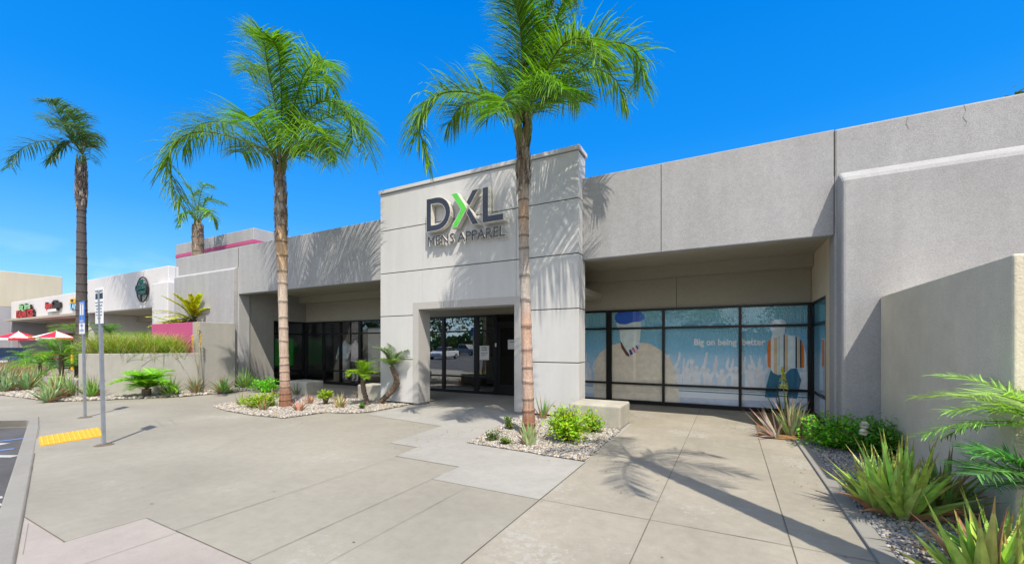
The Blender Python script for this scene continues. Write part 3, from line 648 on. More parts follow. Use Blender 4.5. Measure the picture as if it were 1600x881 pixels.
# ------------------------------------------------------------ rear pink stripe block
RB = thing('rear_building', (-24, 14, 0), 'grey upper block with a pink stripe rising behind the shop parapet', 'building')
MB().box(-28.2, -20.66, 12, 22, 0, 7.26).build('wall', M['stucco'], RB, bevel=.03)
sm = MB(); sm.box(-28.22, -20.64, 11.985, 22.01, 6.50, 6.68); sm.build('pink_band', M['pink'], RB)
# ------------------------------------------------------------ white arcade building at left
WB = thing('arcade_building', (-35, 10, 0), 'long white stucco arcade with shop signs behind the dark palm trunk', 'building')
MB().box(-32.2, -22.3, 9.2, 9.5, 3.25, 5.07).build('fascia', M['white_wall'], WB, bevel=.03)
MB().box(-23.2, -21.75, 8.95, 10.2, 0, 4.28).build('pier', M['white_wall'], WB, bevel=.03)
MB().box(-22.9, -22.3, 9.502, 10.2, 4.29, 5.07).build('pier', M['white_wall'], WB)
MB().box(-47.8, -32.203, 9.9, 10.2, 3.25, 4.72).build('fascia', M['white_wall'], WB, bevel=.03)
MB().box(-47.8, -24.0, 12.2, 12.5, 0, 4.5).build('wall', M['white_wall'], WB)
MB().box(-48.1, -47.5, 9.9, 12.2, 0, 3.25).build('wall', M['grey_wall'], WB)
MB().box(-32.4, -32.0, 9.3, 12.2, 0, 3.25).build('pier', M['white_wall'], WB)
MB().box(-47.5, -24.62, 9.52, 12.2, 3.26, 3.4).build('soffit', M['soffit'], WB)
MB().box(-47.5, -24.62, 11.6, 12.2, 2.9, 3.255).build('beam', M['soffit'], WB)
wm = MB()
for x in (-46, -43.2, -40.4, -37.6, -34.8): wm.box(x, x+2.4, 12.12, 12.199, .1, 2.4)
fo = wm.build('storefront', M['frame'], WB)
for x in (-46, -43.2, -40.4, -37.6, -34.8):
    for q in range(2): MB().box(x+.08+q*1.15, x+1.13+q*1.15, 12.10, 12.118, .2, 2.3).build('pane', M['carglass'], fo)
TB = thing('tan_building', (-50, 5, 0), 'tall tan building with a grey base at the far left edge', 'building')
MB().box(-60, -48.15, -8, 12.7, 4.38, 7.05).build('upper_wall', M['tan_wall'], TB, bevel=.03)
MB().box(-60, -48.152, -7.95, 12.65, 0, 4.378).build('base_wall', M['grey_wall'], TB)
# ------------------------------------------------------------ DXL wall sign
SG = thing('wall_sign', (-5.35, 7.95, 4.2), 'raised navy lettered store sign with a green chevron on the entrance portal', 'sign')
def letter(name, polys, matf, yf_, depth):
    for i, P in enumerate(polys):
        pass
    m = MB()
    for P in polys:
        m.mi = 1; m.prismY(P, yf_, yf_+depth)
        # face inset plate slightly proud
        m.mi = 0; cx = sum(p[0] for p in P)/len(P); cz_ = sum(p[1] for p in P)/len(P)
        m.prismY(inset(P, .012), yf_-.003, yf_-.0005)
    return m.build(name, [matf, M['letter_side']], SG)
def inset(P, w):
    n = len(P); a = sum(P[i][0]*P[(i+1) % n][1]-P[(i+1) % n][0]*P[i][1] for i in range(n))
    if a < 0: P = P[::-1]
    out = []
    for i in range(n):
        p0, p1, p2 = Vector(P[i-1]), Vector(P[i]), Vector(P[(i+1) % n])
        d1 = (p1-p0).normalized(); d2 = (p2-p1).normalized(); n1 = Vector((-d1.y, d1.x)); n2 = Vector((-d2.y, d2.x))
        b = (n1+n2); b = b/max(.3, b.length_squared)*2
        out.append(tuple(p1+b*w))
    return out
ZT, ZB = 4.98, 4.19; ZM = (ZT+ZB)/2; YL = 7.77
# D as a quad ring
def dshape(x0, x1, z0, z1, t):
    out = []; inn = []; h = (z1-z0)/2; w_ = x1-x0
    for k in range(13):
        a = -math.pi/2+math.pi*k/12
        out.append((x0+w_*.42+w_*.58*math.cos(a), (z0+z1)/2+h*math.sin(a))); inn.append((x0+w_*.42+(w_*.58-t)*math.cos(a), (z0+z1)/2+(h-t)*math.sin(a)))
    out = [(x0, z0)]+out+[(x0, z1)]; inn = [(x0+t, z0+t)]+inn+[(x0+t, z1-t)]
    return out, inn
def ring(m, out, inn, y0, y1):
    n = len(out); vs = [(p[0], y0, p[1]) for p in out]+[(p[0], y0, p[1]) for p in inn]+[(p[0], y1, p[1]) for p in out]+[(p[0], y1, p[1]) for p in inn]; fs = []
    for i in range(n):
        j = (i+1) % n
        fs += [(i, j, n+j, n+i), (2*n+i, 3*n+i, 3*n+j, 2*n+j), (i, 2*n+i, 2*n+j, j), (n+i, n+j, 3*n+j, 3*n+i)]
    m.add(vs, fs)
m = MB(); m.mi = 1; o_, i_ = dshape(-6.41, -5.70, ZB, ZT, .15); ring(m, o_, i_, YL, YL+.13)
m.mi = 0; o2, i2 = dshape(-6.398, -5.712, ZB+.012, ZT-.012, .126); ring(m, o2, i2, YL-.003, YL-.0005)
m.build('letter', [M['navy'], M['letter_side']], SG)
letter('chevron', [[(-5.68, ZT), (-5.51, ZT), (-5.235, ZM), (-5.51, ZB), (-5.68, ZB), (-5.41, ZM)]], M['green'], YL-.012, .15)
letter('letter', [[(-5.10, ZT), (-4.92, ZT), (-5.18, ZM+.03), (-5.27, ZM+.14)]], M['navy'], YL, .13)
letter('letter', [[(-5.27, ZM-.10), (-5.19, ZM+.02), (-4.92, ZB), (-5.10, ZB)]], M['navy'], YL, .13)
letter('letter', [[(-4.84, ZT), (-4.68, ZT), (-4.68, ZB+.15), (-4.30, ZB+.15), (-4.30, ZB), (-4.84, ZB)]], M['navy'], YL, .13)
def wordline(txt, xa, xb, zb, h, yf_, depth, matf, bold, root, name='lettering', side=None):
    m = MB(); m.mi = 1
    text_mesh(txt, h/.73, depth/2, lambda a, b, c: (a, yf_+depth/2-c, b), m, 3, bold)
    a0 = min(v[0] for v in m.v); a1 = max(v[0] for v in m.v); k = (xb-xa)/(a1-a0)
    m.v = [(xa+(v[0]-a0)*k, v[1], zb+v[2]) for v in m.v]
    m.mi = 0; n0 = len(m.v); nf = len(m.f)
    fr = [f for f in m.f if all(abs(m.v[j][1]-yf_) < 1e-5 for j in f)]
    for f in fr: m.m[m.f.index(f)] = 0
    return m.build(name, [matf, side or M['letter_side']], root)
wordline('MENS APPAREL', -6.41, -4.30, 3.87, .235, 7.83, .06, M['navy'], .0, SG)
wordline('LLC', -4.42, -4.30, 3.80, .035, 7.93, .01, M['white'], .0, SG)
# ------------------------------------------------------------ arcade signs
def xat(px, Y): return onY(px, 500, Y).x
s1 = thing('shop_sign', (xat(38, 9.9), 9.9, 3.9), 'green lettered line over bold red letters at the far left of the white arcade', 'sign')
zc = lambda px, py, Y: onY(px, py, Y).z
wordline('Big Jims', xat(30, 9.75), xat(48, 9.75), zc(38, 483, 9.75), .42, 9.72, .12, M['ltgreen'], .02, s1, side=M['black'])
wordline('ITALIAN ICES', xat(26, 9.75), xat(52, 9.75), zc(38, 495, 9.75), .50, 9.72, .12, M['red'], .03, s1, side=M['black'])
s2 = thing('shop_sign', (xat(82, 9.9), 9.9, 3.9), 'red and dark lettered shop sign with a white bar beneath on the arcade', 'sign')
wordline('Sport', xat(71, 9.75), xat(82.5, 9.75), zc(77, 481.5, 9.75), .42, 9.72, .12, M['red'], .03, s2, side=M['black'])
wordline('Clips', xat(81.5, 9.75), xat(93, 9.75), zc(88, 480, 9.75), .48, 9.74, .12, M['black'], .03, s2, side=M['black'])
MB().box(xat(74, 9.7), xat(86, 9.7), 9.70, 9.82, zc(80, 486.5, 9.7), zc(80, 482.6, 9.7)).build('white_bar', M['white'], s2)
s3 = thing('shop_sign', (xat(113, 9.9), 9.9, 3.9), 'yellow emblem above pale blue letters partly hidden by the dark palm trunk', 'sign')
MB().box(xat(111, 9.75), xat(119.5, 9.75), 9.7, 9.85, zc(115, 473.5, 9.75), zc(115, 466.5, 9.75)).build('emblem', M['yellow_sign'], s3)
MB().box(xat(113.5, 9.75), xat(116.5, 9.75), 9.66, 9.699, zc(115, 471, 9.75), zc(115, 468, 9.75)).build('emblem_mark', M['black'], s3)
wordline('TAN', xat(109, 9.75), xat(122, 9.75), zc(115, 483, 9.75), .42, 9.72, .12, M['ltblue'], .03, s3, side=M['dkgreen'])
s4 = thing('oval_sign', (xat(223, 9.2), 9.2, 4.1), 'thin dark oval outline with small dark green lettering on the nearer white fascia', 'sign')
cx_, cz_ = xat(223, 9.15), zc(223, 452.3, 9.15); rx_ = (xat(232, 9.15)-xat(214.3, 9.15))/2; rz_ = zc(223, 433, 9.15)-cz_
m = MB(); m.tube([(cx_+rx_*math.sin(a), 9.14, cz_-rz_*math.cos(a)) for a in [R(10+k*340/40) for k in range(41)]], .03, 6); m.build('oval_outline', M['black'], s4)
wordline('GARDEN', xat(213, 9.1), xat(229.5, 9.1), zc(221, 454, 9.1), .27, 9.05, .1, M['dkgreen'], .02, s4, side=M['black'])
wordline('TAVERN', xat(216, 9.1), xat(229, 9.1), zc(221, 459.5, 9.1), .22, 9.05, .1, M['dkgreen'], .02, s4, side=M['black'])
wordline('NORTH', xat(218.5, 9.1), xat(227, 9.1), zc(221, 446.2, 9.1), .10, 9.08, .06, M['dkgreen'], .01, s4, side=M['black'])
m = MB(); m.box(cx_-.16, cx_-.05, 9.05, 9.12, cz_+rz_*.5, cz_+rz_*.78); m.box(cx_+.02, cx_+.13, 9.05, 9.12, cz_+rz_*.5, cz_+rz_*.78); m.build('emblem', M['dkgreen'], s4)
MB().box(cx_-.04, cx_+.05, 9.05, 9.12, cz_-rz_, cz_-rz_*.42).build('stem', M['black'], s4)

# ------------------------------------------------------------ wing wall (right), planter (left), bench blocks
o = MB().box(1.95, 2.60, 4.66, 7.848, 0, 2.21).build('wing_wall', M['wing'], loc=(2.2, 6, 0), bevel=.02, bseg=3)
setp(o, 'head high rough stucco wing wall standing at right against the shop wall above the aloes', 'wall')
PW = thing('planter', (-15.5, 6, 0), 'raised stucco planter wall with a pink side panel and grasses growing inside', 'planter')
w1 = MB(); w1.prism([(-14.9, 6.96), (-14.9, 8.05), (-15.3, 8.05), (-15.3, 6.96)], 0, 2.24); w1.build('high_wall', M['planter_wall'], PW, bevel=.015)
w1 = MB(); w1.prism([(-14.905, 6.955), (-16.3, 4.61), (-16.62, 4.80), (-15.3, 6.955)], 0, 1.25); w1.build('low_wall', M['planter_wall'], PW, bevel=.015)
w1 = MB(); w1.prism([(-16.42, 4.612), (-19.2, 4.62), (-19.2, 4.9), (-16.62, 4.9)], 0, .52); w1.build('low_wall', M['planter_wall'], PW, bevel=.015)
w1 = MB(); w1.box(-18.06, -15.303, 6.965, 7.2, 0, 2.24); w1.build('pink_panel', M['pink'], PW, bevel=.01)
w1 = MB(); w1.box(-14.96, -14.9+.002, 6.9, 6.965, .0, .0); 
MB().prism([(-15.31, 6.95), (-16.60, 4.91), (-18.0, 5.6), (-18.6, 6.95)], .2, 1.08).build('soil', M['soil'], PW)
MB().box(-18.0, -15.31, 7.21, 8.05, .2, 2.08).build('soil', M['soil'], PW)
GB = 'pale concrete bench blocks along the shop front'
for x0, x1, y0, y1, lab in ((-2.66, -1.70, 7.32, 8.10, 'pale concrete bench block beside the blue printed window'), (-11.9, -11.0, 7.9, 8.5, 'pale concrete bench block behind the left palm trunk'), (-9.05, -8.12, 8.05, 8.6, 'pale concrete bench block between the leaning young palms and the entrance portal')):
    b = MB(); b.box(x0, x1, y0, y1, .0, .42); o = b.build('bench_block', M['block'], loc=((x0+x1)/2, (y0+y1)/2, 0), bevel=.035, bseg=3); setp(o, lab, 'bench', GB)
# ------------------------------------------------------------ sign posts
def signpost(base, top, lab):
    t = thing('sign_post', base, lab, 'signpost'); b, tp_ = Vector(base), Vector(top)
    d = (tp_-b); m = MB()
    # square galvanised tube
    for a in (0,):
        pts = [b, b+d]; u = Vector((1, .2, 0)).normalized()*.019; v = Vector((-.2, 1, 0)).normalized()*.019
        vs = [p+s1_*u+s2_*v for p in pts for s1_, s2_ in ((-1, -1), (1, -1), (1, 1), (-1, 1))]
        m.add(vs, [(3, 2, 1, 0), (4, 5, 6, 7), (0, 1, 5, 4), (1, 2, 6, 5), (2, 3, 7, 6), (3, 0, 4, 7)])
    m.build('post', M['metal'], t)
    m = MB(); m.lathe([(.0, .012), (.09, .012), (.10, .006), (.12, .0)], 14, (b.x, b.y)); m.build('footing', M['soil'], t)
    return t
def board(t, cen, ang, wd, ht, mat, txts, z0):
    """flat panel; its face points along -n"""
    u = Vector((math.cos(ang), math.sin(ang), 0)); n = Vector((math.sin(ang), -math.cos(ang), 0)); c = Vector(cen); m = MB(); m.mi = 0
    vs = []
    for k in (0, .004):
        for a, b in ((-wd/2, 0), (wd/2, 0), (wd/2, ht), (-wd/2, ht)): vs.append(c+u*a+Vector((0, 0, z0+b))+n*(-k))
    m.add(vs, [(0, 1, 2, 3), (7, 6, 5, 4), (0, 4, 5, 1), (1, 5, 6, 2), (2, 6, 7, 3), (3, 7, 4, 0)])
    for (s, x, z, size, mi) in txts:
        m.mi = mi
        if s == 'BOX':
            q = [c+u*(x+a*size[0])+Vector((0, 0, z0+z+b*size[1]))+n*.002 for a, b in ((-.5, 0), (.5, 0), (.5, 1), (-.5, 1))]; m.add(q, [(0, 1, 2, 3)])
        else: text_mesh(s, size, 0, lambda a, b, cc: tuple(c+u*(x+a)+Vector((0, 0, z0+z+b))+n*.004), m, 2, .001, 'CENTER')
    return m.build('sign_panel', mat, t)
b1 = G(133, 652); t1 = S(129.5, 474, F*1.5/(652-539)); b2 = G(162.5, 695); t2 = S(156, 455, F*1.5/(695-539))
P1_ = signpost(b1, t1, 'thin galvanised post with a blue accessible parking sign, the farther of the two posts')
P2_ = signpost(b2, t2, 'galvanised post with a tall black and white parking notice, the nearer of the two posts')
AN = R(-25)
ang1 = R(-1)
nn = Vector((math.sin(ang1), -math.cos(ang1), 0))
board(P1_, Vector((b1.x-.05, b1.y, 0))+nn*.035, ang1, .30, .46, [M['blue'], M['white']], [('BOX', 0, .17, (.2, .22), 1), ('RESERVED', 0, .39, .05, 1), ('PARKING', 0, .03, .05, 1)], S(129.5, 505, b1.length*.0+F*1.5/(652-539)).z)
board(P1_, Vector((b1.x-.05, b1.y, 0))+nn*.035, ang1, .30, .24, [M['white'], M['blue']], [('VAN', 0, .15, .07, 1), ('ACCESSIBLE', 0, .06, .045, 1)], S(129.5, 521.5, F*1.5/(652-539)).z)
tx = [('TOW-AWAY', 0, .47, .05, 1), ('BOX', 0, .37, (.28, .085), 1)]+[(s, 0, .31-i*.047, .032, 1) for i, s in enumerate(('UNAUTHORIZED VEHICLES', 'PARKED IN DESIGNATED', 'ACCESSIBLE SPACES', 'WILL BE TOWED AWAY', 'AT OWNERS EXPENSE', 'TELEPHONE'))]
tx = [(a, b, c, (d*.72 if not isinstance(d, tuple) and i > 1 else d), e) for i, (a, b, c, d, e) in enumerate(tx)]
board(P2_, Vector((b2.x-.06, b2.y, 0))+nn*.035, ang1, .30, .54, [M['white'], M['black']], tx, S(156, 505.5, F*1.5/156).z)

# ------------------------------------------------------------ plant builders
def cjit(c, j=.2):
    k = random.uniform(1-j, 1+j); return (c[0]*k*random.uniform(.92, 1.08), c[1]*k, c[2]*k*random.uniform(.85, 1.15))
def bez(pts, n):
    """Catmull-Rom through points"""
    P = [Vector(p) for p in pts]; P = [P[0]*2-P[1]]+P+[P[-1]*2-P[-2]]; out = []
    segs = len(P)-3
    for i in range(n+1):
        t = i/n*segs; k = min(int(t), segs-1); f = t-k; a, b, c, d = P[k:k+4]
        out.append(.5*((2*b)+(-a+c)*f+(2*a-5*b+4*c-d)*f*f+(-a+3*b-3*c+d)*f**3))
    return out
def leaflet(mb, p, d, L_, w, droop, side, segs=3, col=(.1, .2, .02)):
    v = []; q = Vector(p); dd = Vector(d).normalized(); W = side
    for i in range(segs+1):
        t = i/segs; ww = w*(.55+.45*math.sin(math.pi*min(1, t*1.2+.15)))*(1 if i < segs else .08)
        sd = dd.cross(Vector((0, 0, 1))); sd = sd.normalized() if sd.length > .05 else W
        sd = (sd*.8+W*.35).normalized()
        v += [q-sd*ww/2, q+sd*ww/2]
        q = q+dd*(L_/segs); dd = (dd+Vector((0, 0, -droop*(.4+t)))).normalized()
    mb.cc = cjit(col, .5)
    mb.add(v, [(2*i, 2*i+1, 2*i+3, 2*i+2) for i in range(segs)])
def frond(mb, pts, n, ll, w=.03, droop=.25, col=(.09, .20, .018), rcol=(.16, .20, .05), plum=.5, bare=.14, r0=.02, fwd=.55):
    C = bez(pts, 40); m = len(C)
    mb.cc = rcol; mb.tube([C[i] for i in range(0, m, 2)], [r0*(1-.85*i/m) for i in range(0, m, 2)], 5)
    for i in range(n):
        t = bare+(1-bare)*(i+.5)/n; x = t*(m-1); k = min(int(x), m-2); p = C[k].lerp(C[k+1], x-k)
        T = (C[min(k+2, m-1)]-C[max(k-1, 0)]).normalized()
        Sd = T.cross(Vector((0, 0, 1))); Sd = Sd.normalized() if Sd.length > .15 else Vector((CS, SN, 0)); U = Sd.cross(T).normalized()
        prof = (.45+.55*math.sin(math.pi*min(1, (t-bare)/(1-bare)*.78+.16)))
        for s in (-1, 1):
            el = random.uniform(-plum*.5, plum)
            d = Sd*s*(1-.15*t)+T*(fwd+.35*t+random.uniform(-.12, .12))+U*el
            leaflet(mb, p, d, ll*prof*random.uniform(.82, 1.12), w*random.uniform(.7, 1.2), droop*random.uniform(.5, 1.6), Sd.cross(d).normalized() if random.random() < .3 else T, 4, col)
def trunk(pts, rad, parent, cols, rings=.3, rough=.006, n=14, name='trunk', shag=0):
    """tapered trunk with leaf scar rings; cols: list of (z, colour)"""
    Lg = sum((Vector(pts[i+1])-Vector(pts[i])).length for i in range(len(pts)-1)); m = max(24, int(Lg/.02))
    C = bez(pts, m); z0 = C[0].z; mb = MB(); base = 0; prev = None
    rr = lambda t: [rad[int(t*(len(rad)-1))]+(rad[min(int(t*(len(rad)-1))+1, len(rad)-1)]-rad[int(t*(len(rad)-1))])*(t*(len(rad)-1)-int(t*(len(rad)-1)))][0]
    acc = 0; nxt = rings*random.uniform(.7, 1.2); ph = [random.uniform(-.4, .4) for _ in range(n)]
    ringz = []; z = 0
    while z < Lg: z += rings*random.uniform(.7, 1.3); ringz.append(z)
    for i, p in enumerate(C):
        t = i/m; s = t*Lg; T = (C[min(i+1, m)]-C[max(i-1, 0)]).normalized(); A = T.cross(Vector((0, 1, 0))).normalized(); Bv = A.cross(T)
        for k in range(n):
            a = 2*math.pi*k/n; dr = min([abs(s+.008*math.sin(a+j*1.7)-zz) for j, zz in enumerate(ringz)]+[9])
            r = rr(t)*(1+.05*noise.noise(Vector((math.cos(a)*2, math.sin(a)*2, s*3))))+(.006 if dr < .03 else 0)+rough*random.uniform(-1, 1)
            mb.v.append(tuple(p+(A*math.cos(a)+Bv*math.sin(a))*r))
        if i:
            for k in range(n):
                a = 2*math.pi*(k+.5)/n; dr = min([abs(s+.008*math.sin(a+j*1.7)-zz) for j, zz in enumerate(ringz)]+[9]); h = p.z-z0
                c = cols[0][1]
                for (za, ca), (zb, cb) in zip(cols, cols[1:]):
                    if h >= za: f = min(1, (h-za)/max(.01, zb-za)); c = tuple(ca[j]+(cb[j]-ca[j])*f for j in range(3))
                f = (.45 if dr < .013 else .75 if dr < .028 else 1)*(1+.28*noise.noise(Vector((k*.9, s*5, 3))))
                mb.cc = tuple(x*f for x in c)
                b0 = (i-1)*n; k2 = (k+1) % n; mb.face([b0+k, b0+k2, b0+n+k2, b0+n+k])
    ob = mb.build(name, M['bark'], parent, smooth=True)
    if shag:
        sb = MB()
        for i in range(shag):
            t = 1-random.random()**1.2*.22; x = t*m; k = min(int(x), m-1); p = C[k]; a = random.uniform(0, 6.28); r = rr(t)*.95
            dv = Vector((math.cos(a), math.sin(a), 0)); q = p+dv*r; Lb = random.uniform(.10, .32)
            up = Vector((0, 0, 1)); sd = dv.cross(up); wv = random.uniform(.015, .04); sb.cc = cjit(random.choice([(.26, .19, .13), (.16, .11, .08), (.36, .30, .24)]), .3)
            tip = q+up*Lb*random.choice([1, 1, -1])+dv*random.uniform(.01, .055)
            sb.add([q-sd*wv, q+sd*wv, tip+sd*wv*.3, tip-sd*wv*.3, q+dv*.02], [(0, 1, 2, 3), (0, 4, 3), (1, 2, 4)])
        sb.build('boot_fibre', M['bark'], parent)
    return C[-1]
QCOL = [(0, (.22, .095, .055)), (.35, (.26, .13, .08)), (.7, (.42, .30, .235)), (2.6, (.44, .36, .29)), (3.2, (.42, .35, .29)), (4.2, (.48, .33, .20)), (4.6, (.33, .29, .25)), (9, (.30, .26, .22))]
def palm_from_px(name, base, tip_px, d, fr, label, rad, group=None, ll=.75, n=80, cols=QCOL, dense=(), col=(.11, .225, .014), trunk_mid=None, w=.027):
    t = thing(name, base, label, 'palm tree', group)
    top = S(*tip_px, d); mids = [S(*q, d) for q in (trunk_mid or [])]
    trunk([Vector(base)]+mids+[top], rad, t, cols, .30, .002, 22, shag=150)
    for j, F_ in enumerate(fr):
        mb = MB(); pts = [S(x, y, d+dz) for x, y, dz in F_]
        frond(mb, pts, n, ll*(.85 if F_[-1][1] < tip_px[1]-110 else 1), w, .46, col=cjit(col, .2), plum=.6)
        mb.build('frond', M['leaf'], t)
    for (az, el, ln, cv) in dense:
        mb = MB(); dv = Vector((math.cos(az), math.sin(az), 0)); p = Vector(top); pts = [p]; e = el
        for i in range(5):
            p = p+(dv*math.cos(e)+Vector((0, 0, math.sin(e))))*ln/5; pts.append(p); e -= cv/5
        frond(mb, pts, int(n*.9), ll, w, .22, col=cjit(col, .15), plum=.55); mb.build('frond', M['leaf'], t)
    # crown shaft of young petioles
    mb = MB()
    for k in range(9):
        a = k*2.4; mb.cc = cjit((.24, .17, .07), .2) if k % 2 else cjit((.13, .17, .04), .2)
        p = top+Vector((math.cos(a), math.sin(a), 0))*.05-Vector((0, 0, .25)); q = top+Vector((math.cos(a), math.sin(a), 0))*.12+Vector((0, 0, .35)); mb.tube([p, (p+q)/2+Vector((math.cos(a), math.sin(a), 0))*.04, q], [.045, .035, .018], 6)
    mb.build('petiole', M['bark'], t)
    return t
D1 = 9.87
f1 = [[(432, 258, 0), (396, 228, .1), (355, 212, .1), (314, 206, 0), (282, 216, -.2), (261, 249, -.3), (269, 285, -.3), (282, 322, -.3)],
      [(437, 250, 0), (434, 190, -.1), (420, 114, -.4), (412, 68, -.8), (400, 52, -1.2)],
      [(441, 252, 0), (452, 200, .2), (475, 140, .3), (500, 116, .3), (515, 132, .3)],
      [(441, 256, 0), (465, 208, .2), (502, 187, .1), (539, 180, 0), (567, 200, -.1), (577, 245, -.2)],
      [(441, 256, 0), (462, 225, -.5), (490, 205, -1.0), (512, 215, -1.4), (520, 250, -1.6)],
      [(434, 256, 0), (418, 225, -.4), (402, 200, -.9), (392, 185, -1.3), (380, 190, -1.7)],
      [(436, 252, 0), (424, 170, .4), (408, 120, .8), (396, 100, 1.2), (386, 112, 1.5)],
      [(438, 250, 0), (440, 170, -.6), (436, 90, -1.1), (424, 60, -1.5)],
      [(440, 252, 0), (456, 180, -.4), (474, 120, -.9), (498, 96, -1.3), (520, 112, -1.6)],
      [(440, 256, 0), (470, 235, .6), (500, 225, 1.1), (524, 240, 1.5)],
      [(437, 252, 0), (430, 150, .3), (416, 75, .5), (410, 52, .6)],
      [(435, 256, 0), (405, 222, .3), (370, 196, .5), (335, 190, .6), (305, 200, .7), (285, 235, .7)],
      [(440, 255, 0), (462, 200, -.2), (490, 165, -.4), (520, 160, -.5), (545, 185, -.6), (552, 225, -.6)],
      [(440, 256, 0), (456, 230, -.6), (474, 222, -1.1), (488, 240, -1.4)],
      [(434, 257, 0), (416, 236, .5), (396, 228, .9), (378, 240, 1.2)]]
palm_from_px('queen_palm', G(447, 636), (437, 262), D1, f1, 'tall queen palm with pinkish ringed trunk in the gravel bed left of the portal', [.155, .115, .105, .10, .10, .105, .12, .125, .10], 'queen palms along the walk', .96, 96, trunk_mid=[(444, 560), (441, 420)], cols=QCOL[:4]+[(3.0, (.44, .35, .28)), (3.6, (.50, .33, .19)), (4.3, (.48, .32, .19)), (4.6, (.33, .28, .24)), (9, (.30, .25, .2))])
D2 = 6.8
f2 = [[(811, 191, 0), (773, 162, 0), (747, 148, 0), (715, 143, 0), (684, 149, -.1), (661, 172, -.2), (655, 200, -.2), (668, 252, -.2)],
      [(817, 191, 0), (819, 127, 0), (826, 64, 0), (833, 0, -.1), (840, -70, -.3), (850, -110, -.5)],
      [(823, 188, 0), (842, 137, 0), (874, 102, 0), (906, 83, -.1), (944, 68, -.2), (979, 70, -.3), (1000, 95, -.3), (1004, 135, -.3)],
      [(820, 188, 0), (836, 120, .3), (858, 60, .6), (880, 14, .8), (905, -10, .9)],
      [(815, 190, 0), (800, 150, .3), (785, 115, .6), (770, 105, .9)],
      [(822, 192, 0), (845, 165, .4), (875, 150, .8), (905, 160, 1.1)],
      [(817, 190, 0), (812, 120, .4), (805, 50, .8), (790, 0, 1.1), (770, -40, 1.3)],
      [(820, 190, 0), (840, 90, -.3), (866, 0, -.5), (905, -90, -.6), (960, -140, -.7), (1010, -130, -.7)],
      [(820, 190, 0), (846, 60, -.2), (895, -110, -.2), (950, -250, -.2), (1005, -330, -.2), (1060, -320, -.2)],
      [(819, 190, 0), (826, 60, -.3), (838, -80, -.5), (850, -200, -.6), (870, -260, -.6)],
      [(813, 191, 0), (785, 168, .3), (752, 160, .5), (722, 165, .7), (700, 195, .8)],
      [(824, 190, 0), (852, 150, .3), (890, 118, .5), (930, 108, .6), (962, 125, .7), (975, 160, .7)],
      [(818, 190, 0), (816, 110, -.3), (812, 40, -.6), (800, -5, -.8)],
      [(821, 190, 0), (836, 150, -.5), (856, 130, -.9), (880, 140, -1.2)],
      [(818, 192, 0), (802, 165, -.5), (786, 158, -1.0), (770, 180, -1.3)],
      [(822, 190, 0), (850, 120, -.4), (880, 70, -.8), (915, 62, -1.1), (940, 90, -1.3)]]
palm_from_px('queen_palm', G(826.5, 682), (817, 208), D2, f2, 'tall queen palm with slimmer ringed trunk before the right jamb of the portal', [.115, .095, .088, .086, .083, .08, .085, .095, .098, .08], 'queen palms along the walk', .76, 112, cols=QCOL[:3]+[(1.9, (.46, .30, .22)), (2.3, (.38, .34, .30)), (3.0, (.36, .31, .26)), (3.7, (.40, .26, .16)), (4.0, (.34, .28, .22)), (9, (.3, .26, .2))], trunk_mid=[(824, 570), (819, 400), (818, 300)], w=.021)
# palm outside the frame at right whose shadow crosses the walk
t3 = thing('queen_palm', (2.15, 2.35, 0), 'queen palm just outside the picture at right whose shadow falls across the walk', 'palm tree', 'queen palms along the walk')
top3 = Vector((1.45, 3.0, 5.5)); trunk([Vector((2.15, 2.35, 0)), Vector((1.95, 2.6, 2.8)), top3], [.20, .17, .16, .13, .1], t3, QCOL, shag=40)
for k in range(7):
    az = k*2.4; el = random.uniform(.5, 1.2); p = Vector(top3); pts = [p]; dv = Vector((math.cos(az), math.sin(az), 0))
    for i in range(5): p = p+(dv*math.cos(el)+Vector((0, 0, math.sin(el))))*.30; pts.append(p); el -= .45
    mb = MB(); frond(mb, pts, 30, .40, .022, .2); mb.build('frond', M['leaf'], t3)
# far dark palm in the planter at left
D4 = 16.0
f4 = [[(128, 240, 0), (95, 222, 0), (60, 222, 0), (30, 235, 0), (14, 262, -.3)], [(128, 238, 0), (105, 205, -.4), (85, 165, -.9), (70, 158, -1.3)], [(128, 238, 0), (112, 200, .5), (100, 170, 1.2), (84, 156, 1.8)],
      [(129, 240, 0), (128, 215, -.8), (110, 195, -1.6), (88, 200, -2.3)], [(129, 240, 0), (134, 215, .3), (138, 210, .9), (140, 225, 1.4)], [(129, 242, 0), (138, 222, -.3), (141, 230, -.6), (140, 250, -.9)],
      [(128, 240, 0), (118, 212, .2), (122, 180, .5), (110, 165, .8)], [(128, 241, 0), (112, 222, -.2), (92, 232, -.4), (80, 252, -.6)], [(128, 240, 0), (108, 210, 1), (85, 185, 2), (68, 186, 2.6)],
      [(128, 240, 0), (122, 205, -.6), (108, 180, -1.2), (98, 175, -1.6)]]
palm_from_px('dark_trunk_palm', S(128, 590, D4).xy.to_3d()+Vector((0, 0, 1.0)), (127, 258), D4, f4, 'tall palm with a straight dark trunk in front of the white arcade', [.20, .18, .165, .155, .15, .14, .13, .17, .16], None, .75, 50, [(0, (.075, .062, .058)), (9, (.085, .07, .065))], col=(.05, .11, .025), w=.04)
D5 = 20.3
